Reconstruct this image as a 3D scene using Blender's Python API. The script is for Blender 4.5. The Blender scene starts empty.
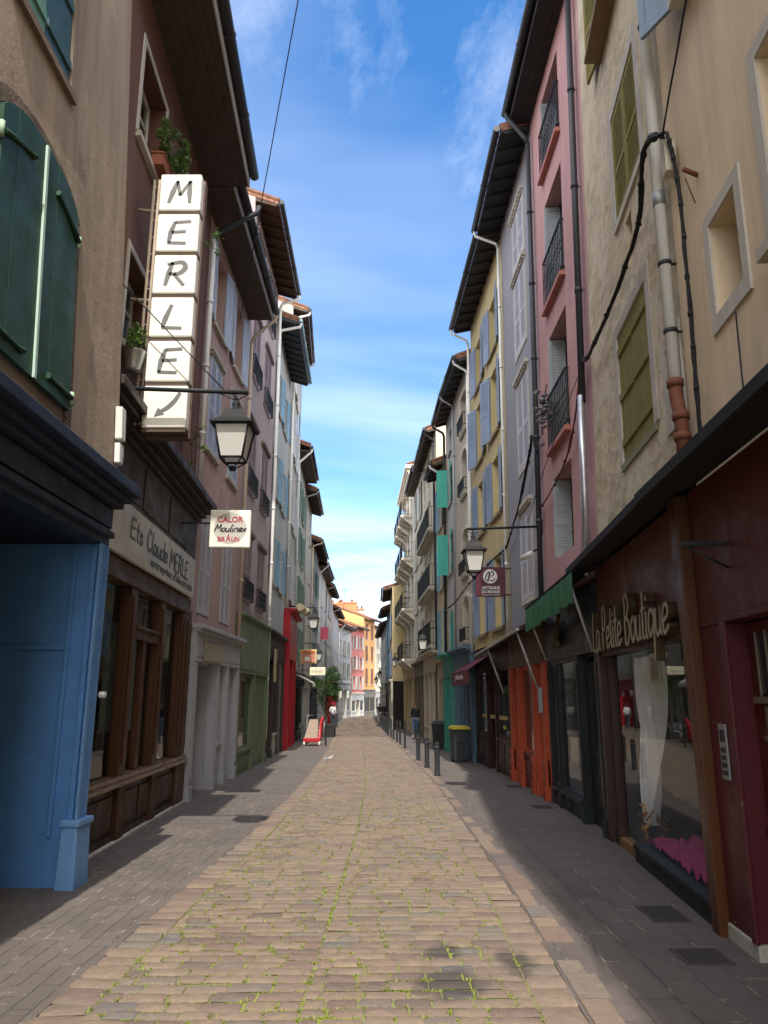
import bpy, bmesh, math, random
from mathutils import Vector, Matrix, noise
RN = random.Random(11)
scene = bpy.context.scene
COL = scene.collection
PI = math.pi

# ------------------------------------------------------------------ ground
def gz(y):
    if y < 68: return -0.019*y
    if y > 82: return -1.425
    t = (y-68)/14.0
    return -0.019*68 - 0.133*(2*t-t*t)
def lerp_tab(tab, y):
    if y <= tab[0][0]: return tab[0][1]
    for (a, va), (b, vb) in zip(tab, tab[1:]):
        if y <= b: return va + (vb-va)*(y-a)/(b-a)
    return tab[-1][1]
ROADL = [(-6,-1.9),(4,-1.86),(7,-1.82),(10,-1.72),(15,-1.71),(22,-1.86),(29,-2.1),(42,-2.75),(62,-3.5),(85,-4.1),(100,-3.4)]
ROADR = [(-6,0.95),(4,1.06),(7,1.14),(10,1.13),(15,1.1),(18.2,1.04),(23.5,.85),(28.6,.68),(41,.1),(72,-.85),(85,-1.3),(100,-1.2)]

# ------------------------------------------------------------------ mesh helpers
ORG = {}
class MB:
    def __init__(s): s.v=[]; s.f=[]; s.m=[]; s.sm=[]
    def add(s, vs, fs, m=0, smooth=False):
        b=len(s.v); s.v += [tuple(p) for p in vs]
        for f in fs: s.f.append([b+i for i in f]); s.m.append(m); s.sm.append(smooth)
        return s
    def hexa(s, p, m=0):
        return s.add(p, [(0,3,2,1),(4,5,6,7),(0,1,5,4),(1,2,6,5),(2,3,7,6),(3,0,4,7)], m)
    def box(s, x0,x1,y0,y1,z0,z1, m=0):
        return s.hexa([(x0,y0,z0),(x1,y0,z0),(x1,y1,z0),(x0,y1,z0),(x0,y0,z1),(x1,y0,z1),(x1,y1,z1),(x0,y1,z1)], m)
    def fbox(s, F, s0,s1,n0,n1,z0,z1, m=0):
        P=F.P
        return s.hexa([P(s0,n0,z0),P(s1,n0,z0),P(s1,n1,z0),P(s0,n1,z0),P(s0,n0,z1),P(s1,n0,z1),P(s1,n1,z1),P(s0,n1,z1)], m)
    def quad(s, a,b,c,d, m=0): return s.add([a,b,c,d],[(0,1,2,3)],m)
    def tube(s, pts, r, seg=8, m=0, smooth=True):
        pts=[Vector(p) for p in pts]; n=len(pts)
        rs = r if isinstance(r,(list,tuple)) else [r]*n
        vs=[]; up=None
        for i,p in enumerate(pts):
            t=(pts[min(i+1,n-1)]-pts[max(i-1,0)])
            if t.length<1e-9: t=Vector((0,0,1))
            t.normalize()
            if up is None: up = Vector((0,0,1)) if abs(t.z)<.9 else Vector((1,0,0))
            a=t.cross(up)
            if a.length<1e-4: a=t.cross(Vector((.3,1,.2)))
            a.normalize(); b=a.cross(t).normalized(); up=b
            for k in range(seg):
                g=2*PI*k/seg
                vs.append(p+(a*math.cos(g)+b*math.sin(g))*rs[i])
        fs=[]
        for i in range(n-1):
            for k in range(seg):
                k2=(k+1)%seg
                fs.append((i*seg+k,i*seg+k2,(i+1)*seg+k2,(i+1)*seg+k))
        s.add(vs,fs,m,smooth)
        b=len(s.v)-len(vs)
        s.f.append([b+k for k in range(seg)][::-1]); s.m.append(m); s.sm.append(False)
        s.f.append([b+(n-1)*seg+k for k in range(seg)]); s.m.append(m); s.sm.append(False)
        return s
    def lathe(s, c, prof, seg=14, m=0, smooth=True):
        vs=[]; 
        for r,z in prof:
            for k in range(seg):
                g=2*PI*k/seg; vs.append((c[0]+r*math.cos(g),c[1]+r*math.sin(g),c[2]+z))
        fs=[]
        for i in range(len(prof)-1):
            for k in range(seg):
                k2=(k+1)%seg; fs.append((i*seg+k,i*seg+k2,(i+1)*seg+k2,(i+1)*seg+k))
        fs.append(tuple(range(seg))[::-1]); fs.append(tuple((len(prof)-1)*seg+k for k in range(seg)))
        return s.add(vs,fs,m,smooth)
    def build(s, name, mat, parent=None, bevel=0, recalc=True):
        me=bpy.data.meshes.new(name)
        o=Vector(ORG.get(parent.name,(0,0,0))) if parent else Vector((0,0,0))
        me.from_pydata([(x-o.x,y-o.y,z-o.z) for x,y,z in s.v],[],s.f)
        mats = mat if isinstance(mat,(list,tuple)) else [mat]
        for mm in mats: me.materials.append(mm)
        me.polygons.foreach_set('material_index', s.m)
        me.polygons.foreach_set('use_smooth', s.sm)
        if recalc:
            bm=bmesh.new(); bm.from_mesh(me); bmesh.ops.recalc_face_normals(bm,faces=bm.faces); bm.to_mesh(me); bm.free()
        me.update()
        ob=bpy.data.objects.new(name,me); COL.objects.link(ob)
        if parent: ob.parent=parent; ORG[ob.name]=tuple(o)
        if bevel:
            md=ob.modifiers.new('bevel','BEVEL'); md.width=bevel; md.segments=2; md.limit_method='ANGLE'; md.angle_limit=math.radians(40)
        return ob
def tag(o, label=None, cat=None, group=None, kind=None):
    if label: o['label']=label
    if cat: o['category']=cat
    if group: o['group']=group
    if kind: o['kind']=kind
    return o
def thing(name, label, cat, loc=(0,0,0), group=None):
    o=bpy.data.objects.new(name,None); COL.objects.link(o); o.location=loc; o.empty_display_size=.2
    ORG[o.name]=tuple(loc)
    return tag(o,label,cat,group)
def copy_tree(o, parent=None):
    c=o.copy(); COL.objects.link(c)
    if parent: c.parent=parent
    for ch in list(o.children): copy_tree(ch,c)
    return c
class Fac:
    def __init__(f, A, B, kA=0, kB=None, side=-1, sx=False, follow=False):
        f.A=Vector(A); f.B=Vector(B); f.kA=kA; f.kB=kA if kB is None else kB
        d=(f.B-f.A).normalized(); f.d=d
        f.n=Vector((d.y,-d.x)) if side<0 else Vector((-d.y,d.x))
        f.s0=A[0] if sx else A[1]; f.s1=B[0] if sx else B[1]; f.follow=follow; f.side=side; f.sx=sx
        f.len=(f.B-f.A).length; f.u=f.len/(f.s1-f.s0)
    def P(f, s, n, z):
        t=(s-f.s0)/(f.s1-f.s0)
        k=(f.kA+(f.kB-f.kA)*t)*z
        p=f.A+(f.B-f.A)*t+f.n*(n-k)
        zz=z
        if f.follow:
            zz=z+gz(p.y)*(1-min(max(z/3.0,0),1))
        return Vector((p.x,p.y,zz))
    def shop(f, off=0.0):
        g=Fac(f.A+f.n*off, f.B+f.n*off, 0,0,f.side,f.sx,True); g.s0=f.s0; g.s1=f.s1; return g

# ------------------------------------------------------------------ materials
def new_mat(name):
    m=bpy.data.materials.new(name); m.use_nodes=True; nt=m.node_tree; nt.nodes.clear()
    out=nt.nodes.new('ShaderNodeOutputMaterial'); b=nt.nodes.new('ShaderNodeBsdfPrincipled')
    nt.links.new(b.outputs[0],out.inputs[0]); return m,nt,b,out
def N(nt,t,**kw):
    n=nt.nodes.new(t)
    for k,v in kw.items():
        if k in n.inputs: n.inputs[k].default_value=v
        else: setattr(n,k,v)
    return n
def coord(nt, scale=(1,1,1), rot=(0,0,0)):
    tc=N(nt,'ShaderNodeTexCoord'); mp=N(nt,'ShaderNodeMapping'); mp.inputs['Scale'].default_value=scale; mp.inputs['Rotation'].default_value=rot
    nt.links.new(tc.outputs['Object'],mp.inputs[0]); return mp.outputs[0]
def noise_n(nt, vec, scale, detail=4, rough=.6):
    n=N(nt,'ShaderNodeTexNoise'); n.inputs['Scale'].default_value=scale; n.inputs['Detail'].default_value=detail; n.inputs['Roughness'].default_value=rough
    nt.links.new(vec,n.inputs['Vector']); return n.outputs['Fac']
def ramp(nt, fac, stops):
    r=N(nt,'ShaderNodeValToRGB'); e=r.color_ramp.elements
    while len(e)<len(stops): e.new(.5)
    for i,(p,c) in enumerate(stops):
        e[i].position=p; e[i].color=(c[0],c[1],c[2],1) if not isinstance(c,(int,float)) else (c,c,c,1)
    nt.links.new(fac,r.inputs[0]); return r.outputs[0]
def mixc(nt, fac, a, b, mode='MIX'):
    m=N(nt,'ShaderNodeMix'); m.data_type='RGBA'; m.blend_type=mode
    for sock,val in ((m.inputs[0],fac),(m.inputs[6],a),(m.inputs[7],b)):
        if isinstance(val,(int,float)): sock.default_value=val
        elif isinstance(val,tuple): sock.default_value=(val[0],val[1],val[2],1)
        else: nt.links.new(val,sock)
    return m.outputs[2]
def bump(nt, b, h, strength=.3, dist=.02):
    bp=N(nt,'ShaderNodeBump'); bp.inputs['Strength'].default_value=strength; bp.inputs['Distance'].default_value=dist
    nt.links.new(h,bp.inputs['Height']); nt.links.new(bp.outputs[0],b.inputs['Normal'])
def sc(c,k): return tuple(min(1,x*k) for x in c)
MC={}
def stucco(c, dirt=.35, rough=.25, key=None):
    k=('st',c,dirt,rough)
    if k in MC: return MC[k]
    m,nt,b,_=new_mat('stucco')
    v=coord(nt); vs=coord(nt,(2.2,2.2,.22))
    n1=noise_n(nt,v,.9,5,.6); n2=noise_n(nt,vs,1.6,5,.65); n3=noise_n(nt,v,26,4,.7); n4=noise_n(nt,v,5,6,.7)
    base=mixc(nt,n1,sc(c,.86),sc(c,1.12))
    st=ramp(nt,n2,[(.42,0),(.72,1)])
    mul=N(nt,'ShaderNodeMath',operation='MULTIPLY'); nt.links.new(st,mul.inputs[0]); mul.inputs[1].default_value=min(.9,dirt*1.35)
    base=mixc(nt,mul.outputs[0],base,(c[0]*.52+.01,c[1]*.5+.01,c[2]*.47+.01))
    pt=ramp(nt,n4,[(.62,0),(.72,1)])
    mul2=N(nt,'ShaderNodeMath',operation='MULTIPLY'); nt.links.new(pt,mul2.inputs[0]); mul2.inputs[1].default_value=dirt*.6
    base=mixc(nt,mul2.outputs[0],base,sc(c,.72))
    np_=noise_n(nt,v,.42,4,.55); pm=ramp(nt,np_,[(.595,0),(.607,.55)]); base=mixc(nt,pm,base,(c[0]*1.12+.02,c[1]*1.12+.02,c[2]*1.1+.02))
    fs=noise_n(nt,coord(nt,(9,9,.5)),1.0,3,.6); base=mixc(nt,ramp(nt,fs,[(.60,0),(.78,min(.5,dirt))]),base,sc(c,.62))
    nt.links.new(base,b.inputs['Base Color']); b.inputs['Roughness'].default_value=.92
    ad=N(nt,'ShaderNodeMath',operation='MULTIPLY_ADD'); nt.links.new(n3,ad.inputs[0]); ad.inputs[1].default_value=.35; nt.links.new(n4,ad.inputs[2])
    bump(nt,b,ad.outputs[0],rough,.03)
    MC[k]=m; return m
def rubble(c, c2):
    m,nt,b,_=new_mat('rubble_plaster')
    v=coord(nt); n1=noise_n(nt,v,1.3,6,.65); n2=noise_n(nt,v,7,6,.7); n3=noise_n(nt,v,13,6,.75)
    vo=N(nt,'ShaderNodeTexVoronoi'); vo.inputs['Scale'].default_value=3.3; nt.links.new(coord(nt,(1,1,1.6)),vo.inputs['Vector'])
    mask=ramp(nt,n1,[(.44,0),(.52,1)]); pit=ramp(nt,n3,[(.30,.0),(.42,1)])
    stone=mixc(nt,n2,sc(c2,.6),sc(c2,1.25))
    pl=mixc(nt,n2,sc(c,.8),sc(c,1.15))
    stone=mixc(nt,pit,sc(c2,.38),stone); nt.links.new(mixc(nt,mask,pl,stone),b.inputs['Base Color']); b.inputs['Roughness'].default_value=.95
    h=mixc(nt,mask,n3,mixc(nt,.5,vo.outputs['Distance'],n2)); bump(nt,b,h,.7,.08)
    return m
def paint(c, gloss=.45, wear=.25, name='painted_wood', grain=(14,14,.6), chip=None):
    k=('pw',c,gloss,wear,grain,chip)
    if k in MC: return MC[k]
    m,nt,b,_=new_mat(name)
    v=coord(nt,grain); vo=coord(nt)
    n1=noise_n(nt,v,1.0,5,.6); n2=noise_n(nt,vo,3,6,.7); n3=noise_n(nt,vo,16,5,.75)
    base=mixc(nt,n1,sc(c,.78),sc(c,1.18))
    w=ramp(nt,n2,[(.5,0),(.75,1)]); mu=N(nt,'ShaderNodeMath',operation='MULTIPLY'); nt.links.new(w,mu.inputs[0]); mu.inputs[1].default_value=wear
    base=mixc(nt,mu.outputs[0],base,(c[0]*.55+.012,c[1]*.55+.012,c[2]*.55+.011))
    if chip:
        base=mixc(nt,ramp(nt,n3,[(.67,0),(.685,1)]),base,chip)
    nt.links.new(base,b.inputs['Base Color']); b.inputs['Roughness'].default_value=gloss
    nt.links.new(ramp(nt,n2,[(.3,max(.05,gloss-.05)),(.7,min(1,gloss+.3))]),b.inputs['Roughness']); b.inputs['Specular IOR Level'].default_value=.28
    bump(nt,b,n1,.12,.01); MC[k]=m; return m
def metal(c, rough=.45, met=.0, name='painted_metal'):
    k=('me',c,rough,met)
    if k in MC: return MC[k]
    m,nt,b,_=new_mat(name); v=coord(nt); n=noise_n(nt,v,9,5,.7)
    nt.links.new(mixc(nt,n,sc(c,.7),sc(c,1.3)),b.inputs['Base Color']); b.inputs['Metallic'].default_value=met; b.inputs['Specular IOR Level'].default_value=.3
    nt.links.new(ramp(nt,n,[(0,max(.1,rough-.15)),(1,min(1,rough+.2))]),b.inputs['Roughness']); MC[k]=m; return m
def plain(c, rough=.6, name='matte'):
    k=('pl',c,rough)
    if k in MC: return MC[k]
    m,nt,b,_=new_mat(name); v=coord(nt); n=noise_n(nt,v,6,4,.6)
    nt.links.new(mixc(nt,n,sc(c,.88),sc(c,1.1)),b.inputs['Base Color']); b.inputs['Roughness'].default_value=rough; MC[k]=m; return m
def dark_glass(c=(.012,.014,.016)):
    k=('dg',c)
    if k in MC: return MC[k]
    m,nt,b,_=new_mat('window_glass'); v=coord(nt)
    n=noise_n(nt,v,1.4,3,.5)
    nt.links.new(mixc(nt,n,sc(c,.5),sc(c,2.2)),b.inputs['Base Color'])
    b.inputs['Roughness'].default_value=.04; b.inputs['IOR'].default_value=1.52
    bump(nt,b,noise_n(nt,v,2.2,2,.5),.05,.02)
    MC[k]=m; return m
def clear_glass():
    m=bpy.data.materials.new('shop_glass'); m.use_nodes=True; nt=m.node_tree; nt.nodes.clear()
    out=nt.nodes.new('ShaderNodeOutputMaterial'); tr=N(nt,'ShaderNodeBsdfTransparent'); tr.inputs[0].default_value=(.90,.92,.91,1)
    gl=N(nt,'ShaderNodeBsdfGlossy'); gl.inputs['Roughness'].default_value=.015; gl.inputs[0].default_value=(.95,.97,.97,1)
    lw=N(nt,'ShaderNodeLayerWeight'); lw.inputs[0].default_value=.5; fr=N(nt,'ShaderNodeMath',operation='POWER'); nt.links.new(lw.outputs['Facing'],fr.inputs[0]); fr.inputs[1].default_value=4.6
    bp=N(nt,'ShaderNodeBump'); bp.inputs['Strength'].default_value=.04; nt.links.new(noise_n(nt,coord(nt),1.8,2,.5),bp.inputs['Height']); nt.links.new(bp.outputs[0],gl.inputs['Normal'])
    ma=N(nt,'ShaderNodeMath',operation='MULTIPLY_ADD'); nt.links.new(fr.outputs[0],ma.inputs[0]); ma.inputs[1].default_value=.62; ma.inputs[2].default_value=.04
    cl=N(nt,'ShaderNodeClamp'); nt.links.new(ma.outputs[0],cl.inputs[0])
    mx=N(nt,'ShaderNodeMixShader'); nt.links.new(cl.outputs[0],mx.inputs[0]); nt.links.new(tr.outputs[0],mx.inputs[1]); nt.links.new(gl.outputs[0],mx.inputs[2])
    nt.links.new(mx.outputs[0],out.inputs[0]); return m
def tile_mat():
    m,nt,b,_=new_mat('clay_roof_tiles')
    v=coord(nt); w=N(nt,'ShaderNodeTexWave'); w.inputs['Scale'].default_value=1.5; w.wave_type='BANDS'; w.bands_direction='Y'; nt.links.new(v,w.inputs['Vector'])
    n=noise_n(nt,coord(nt,(3,5,3)),2,4,.7)
    nt.links.new(ramp(nt,n,[(.3,(.10,.05,.03)),(.5,(.22,.10,.055)),(.7,(.34,.19,.12))]),b.inputs['Base Color']); b.inputs['Roughness'].default_value=.9
    bump(nt,b,w.outputs['Fac'],.9,.06); return m
def marble():
    m,nt,b,_=new_mat('dark_marble'); v=coord(nt); n=noise_n(nt,v,5,8,.75)
    nt.links.new(ramp(nt,n,[(.45,(.012,.016,.015)),(.6,(.03,.035,.03)),(.68,(.25,.25,.22)),(.72,(.04,.045,.04))]),b.inputs['Base Color']); b.inputs['Roughness'].default_value=.55; b.inputs['Specular IOR Level'].default_value=.25; return m
def leaf_mat(c1,c2):
    m,nt,b,out=new_mat('leaf'); g=N(nt,'ShaderNodeNewGeometry')
    nt.links.new(ramp(nt,g.outputs['Random Per Island'],[(0,c1),(1,c2)]),b.inputs['Base Color']); b.inputs['Roughness'].default_value=.5
    tl=N(nt,'ShaderNodeBsdfTranslucent'); tl.inputs[0].default_value=(c2[0]*1.3,c2[1]*1.4,c2[2],1)
    mx=N(nt,'ShaderNodeMixShader'); mx.inputs[0].default_value=.3; nt.links.new(b.outputs[0],mx.inputs[1]); nt.links.new(tl.outputs[0],mx.inputs[2]); nt.links.new(mx.outputs[0],out.inputs[0]); return m
def opal():
    m,nt,b,out=new_mat('opal_glass'); b.inputs['Base Color'].default_value=(.82,.80,.74,1); b.inputs['Roughness'].default_value=.25
    tl=N(nt,'ShaderNodeBsdfTranslucent'); tl.inputs[0].default_value=(.85,.83,.78,1)
    mx=N(nt,'ShaderNodeMixShader'); mx.inputs[0].default_value=.4; nt.links.new(b.outputs[0],mx.inputs[1]); nt.links.new(tl.outputs[0],mx.inputs[2]); nt.links.new(mx.outputs[0],out.inputs[0]); return m
GLASS=clear_glass(); TILE=tile_mat(); MARBLE=marble(); OPAL=opal()
DG=dark_glass(); DGB=dark_glass((.03,.05,.08)); DGC=dark_glass((.085,.08,.072)); DGD=dark_glass((.022,.02,.018))
BLACK=metal((.010,.010,.011),.65); IRON=metal((.02,.021,.024),.55); ZINC=metal((.30,.31,.32),.5,.5); GUTTER=metal((.035,.036,.042),.45)
WHITEP=paint((.70,.69,.64),.5,.3); CREAMP=paint((.62,.56,.44),.5,.3); PIPEW=paint((.70,.69,.66),.4,.25,'enamelled_pipe'); PIPEB=paint((.46,.37,.28),.6,.4,'enamelled_pipe')
SOFFIT=paint((.075,.055,.045),.6,.3); DARKWOOD=paint((.035,.026,.022),.6,.2); CONC=stucco((.42,.39,.34),.5,.3)
ROOM=plain((.016,.015,.015),.95,'dark_room'); STONE=stucco((.46,.43,.36),.45,.4)

# ------------------------------------------------------------------ lettering
def text_geo(txt, depth):
    cu=bpy.data.curves.new('t','FONT'); cu.body=txt; cu.extrude=depth/2; cu.offset=.022; cu.align_x='LEFT'
    ob=bpy.data.objects.new('t',cu); COL.objects.link(ob)
    me=bpy.data.meshes.new_from_object(ob)
    vs=[tuple(v.co) for v in me.vertices]; fs=[tuple(p.vertices) for p in me.polygons]
    bpy.data.objects.remove(ob); bpy.data.curves.remove(cu); bpy.data.meshes.remove(me)
    return vs,fs
def text_on(mb, txt, origin, ux, uy, width, height, depth=.004, m=0):
    vs,fs=text_geo(txt,depth)
    x0=min(v[0] for v in vs); x1=max(v[0] for v in vs); y0=min(v[1] for v in vs); y1=max(v[1] for v in vs)
    o=Vector(origin); ux=Vector(ux).normalized(); uy=Vector(uy).normalized(); nn=ux.cross(uy)
    kx=width/(x1-x0); ky=height/(y1-y0)
    mb.add([o+ux*((v[0]-x0)*kx)+uy*((v[1]-y0)*ky)+nn*(v[2]+depth/2) for v in vs],fs,m)
GL={'a':(.5,[[(.43,.42),(.2,.5),(.05,.25),(.15,.02),(.34,.12),(.43,.45),(.43,.1),(.54,.02)]]),
'd':(.52,[[(.43,.42),(.2,.5),(.05,.25),(.15,.02),(.34,.12),(.45,.45)],[(.5,1),(.46,.5),(.45,.1),(.55,.02)]]),
'e':(.44,[[(.08,.22),(.38,.32),(.33,.49),(.14,.46),(.05,.22),(.17,.02),(.44,.14)]]),
'i':(.22,[[(.1,.5),(.09,.08),(.2,.02)],[(.12,.70),(.13,.78)]]),
'l':(.24,[[(.16,1),(.1,.5),(.1,.08),(.22,.02)]]),
'n':(.5,[[(.08,.5),(.08,0)],[(.08,.33),(.25,.5),(.4,.4),(.4,.08),(.5,.02)]]),
'o':(.46,[[(.25,.5),(.06,.3),(.2,.02),(.42,.2),(.36,.46),(.25,.5)]]),
'q':(.5,[[(.43,.42),(.2,.5),(.05,.25),(.18,.03),(.40,.2)],[(.45,.5),(.44,0),(.42,-.42)]]),
's':(.4,[[(.35,.43),(.16,.5),(.1,.36),(.3,.2),(.27,.02),(.05,.05)]]),
't':(.3,[[(.16,.9),(.13,.3),(.15,.05),(.28,.04)],[(.0,.55),(.3,.58)]]),
'u':(.5,[[(.08,.5),(.08,.14),(.2,.02),(.36,.14),(.4,.5)],[(.4,.5),(.4,.1),(.5,.02)]]),
'x':(.46,[[(.05,.5),(.25,.25),(.44,.0)],[(.42,.5),(.22,.25),(.04,0)]]),
'A':(.58,[[(.02,0),(.28,1)],[(.28,1),(.54,0)],[(.1,.36),(.46,.36)]]),
'B':(.56,[[(.12,1),(.09,.5),(.08,0)],[(.0,.92),(.3,1),(.44,.78),(.3,.56),(.1,.52)],[(.1,.52),(.42,.46),(.5,.22),(.3,0),(.04,.03)]]),
'C':(.56,[[(.5,.85),(.3,1),(.08,.6),(.12,.15),(.3,0),(.52,.15)]]),
'E':(.54,[[(.48,.98),(.1,.94)],[(.1,.96),(.07,.5),(.08,.03)],[(.06,.04),(.5,.02)],[(.08,.5),(.42,.54)]]),
'L':(.5,[[(.14,1),(.09,.4),(.08,.05)],[(.06,.05),(.5,.02)]]),
'M':(.72,[[(.02,0),(.08,.5),(.16,1)],[(.16,1),(.33,.34)],[(.33,.34),(.58,1)],[(.58,1),(.62,.5),(.7,0)]]),
'P':(.5,[[(.12,1),(.09,.5),(.08,0)],[(.0,.9),(.34,1),(.46,.76),(.34,.5),(.1,.46)]]),
'R':(.56,[[(.12,.98),(.09,.5),(.08,0)],[(.0,.9),(.34,1),(.46,.76),(.34,.52),(.1,.5)],[(.22,.5),(.54,0)]]),
' ':(.3,[])}
def cat(pts, k=5):
    if len(pts)<3: return [Vector(p) for p in pts]
    P=[Vector(p) for p in pts]; P=[P[0]*2-P[1]]+P+[P[-1]*2-P[-2]]; out=[]
    for i in range(1,len(P)-2):
        for j in range(k):
            t=j/k; a,b,c,d=P[i-1],P[i],P[i+1],P[i+2]
            out.append(.5*((2*b)+(c-a)*t+(2*a-5*b+4*c-d)*t*t+(3*b-a-3*c+d)*t**3))
    out.append(P[-2]); return out
def stroke(mb, pts2, w, O, ux, uy, nn, depth, m=0, taper=.0):
    pts=cat(pts2); n=len(pts); L=[];Rr=[]
    for i,p in enumerate(pts):
        t=(pts[min(i+1,n-1)]-pts[max(i-1,0)]); t.normalize(); q=Vector((-t.y,t.x))
        ww=w*(1-taper*abs(2*i/(n-1)-1)) if n>1 else w
        L.append(p+q*ww/2); Rr.append(p-q*ww/2)
    W=lambda p,d: O+ux*p.x+uy*p.y+nn*d
    for i in range(n-1):
        a,b,c,d=L[i],L[i+1],Rr[i+1],Rr[i]
        mb.hexa([W(a,0),W(b,0),W(c,0),W(d,0),W(a,depth),W(b,depth),W(c,depth),W(d,depth)],m)
def script_on(mb, txt, origin, ux, uy, width, height, w=.09, depth=.004, m=0, slant=.0, taper=.3):
    O=Vector(origin); ux=Vector(ux).normalized(); uy=Vector(uy).normalized(); nn=ux.cross(uy)
    tot=sum(GL[c][0] for c in txt); kx=width/tot; x=0
    for c in txt:
        for pl in GL[c][1]:
            stroke(mb,[((x+p[0]+slant*p[1])*kx,p[1]*height) for p in pl],w*height,O,ux,uy,nn,depth,m,taper)
        x+=GL[c][0]
# ------------------------------------------------------------------ building blocks
def shutter(F, root, hs, dr, w, z0, z1, ang, mat, n=.03, lo=False, style='louvre', label=None, arch=None):
    a=math.radians(ang); ca,sa=math.cos(a),math.sin(a); mb=MB(); th=.036
    def Q(x,t,z): return F.P(hs+dr*(x*ca-t*sa*1.0)/F.u, n+x*sa+t*ca, z)
    def bx(x0,x1,t0,t1,za,zb):
        mb.hexa([Q(x0,t0,za),Q(x1,t0,za),Q(x1,t1,za),Q(x0,t1,za),Q(x0,t0,zb),Q(x1,t0,zb),Q(x1,t1,zb),Q(x0,t1,zb)])
    h=z1-z0
    if style=='board':
        k=max(2,int(w/.14))
        for i in range(k): bx(w*i/k+.003,w*(i+1)/k-.003,0,.026+.002*(i%2),z0,z1)
        for zz in (z0+.14*h,z0+.5*h,z0+.86*h): bx(.02,w-.02,.0261,.048,zz-.045,zz+.045)
        return mb.build('shutter',mat,root)
    st=min(.065,w*.16)
    bx(0,st,0,th,z0,z1); bx(w-st,w,0,th,z0,z1)
    rails=[z0,z0+.42*h,z1-.09] if h>1.0 else [z0,z1-.08]
    for i,zz in enumerate(rails): bx(st,w-st,.002,th-.002,zz,zz+(.12 if i==0 else .09))
    bx(st,w-st,.012,.022,z0+.05,z1-.05)
    if not lo:
        for j in range(len(rails)-1):
            za=rails[j]+.14; zb=rails[j+1]-.02; zz=za
            if style=='half' and j==0: continue
            while zz<zb:
                bx(st+.01,w-st-.01,.006,th-.006,zz,zz+.026); zz+=.055
    else:
        for j in range(len(rails)-1):
            za=rails[j]+.16; zb=rails[j+1]-.05; k=4
            for q in range(k):
                zz=za+(zb-za)*q/k; bx(st+.01,w-st-.01,.006,th-.006,zz,zz+(zb-za)/k*.45)
    return mb.build('shutter',mat,root)

def railing(F, root, s0,s1,z0,z1,n, mat=None, step=.11, curl=True, side=True, nm='railing'):
    mb=MB(); mat=mat or IRON
    for zz in (z0,z1): mb.fbox(F,s0,s1,n-.015,n+.015,zz-.015,zz+.015)
    k=max(2,int((s1-s0)*F.u/step))
    for i in range(k+1):
        s=s0+(s1-s0)*i/k; mb.fbox(F,s-.008,s+.008,n-.008,n+.008,z0,z1)
        if curl and i<k:
            sm=s0+(s1-s0)*(i+.5)/k; zc=(z0+z1)/2; r=(s1-s0)/k*.42
            pts=[F.P(sm+r*math.cos(g),n,zc+1.9*r*math.sin(g)) for g in [2*PI*q/8 for q in range(9)]]
            mb.tube(pts,.006,4)
    if side:
        for s in (s0,s1):
            for zz in (z0,z1): mb.fbox(F,s-.012,s+.012,.0,n-.016,zz-.012,zz+.012)
            kk=max(1,int(n/step))
            for i in range(1,kk+1): mb.fbox(F,s-.007,s+.007,n*i/(kk+1)-.007,n*i/(kk+1)+.007,z0,z1)
    return mb.build(nm,mat,root)

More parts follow.
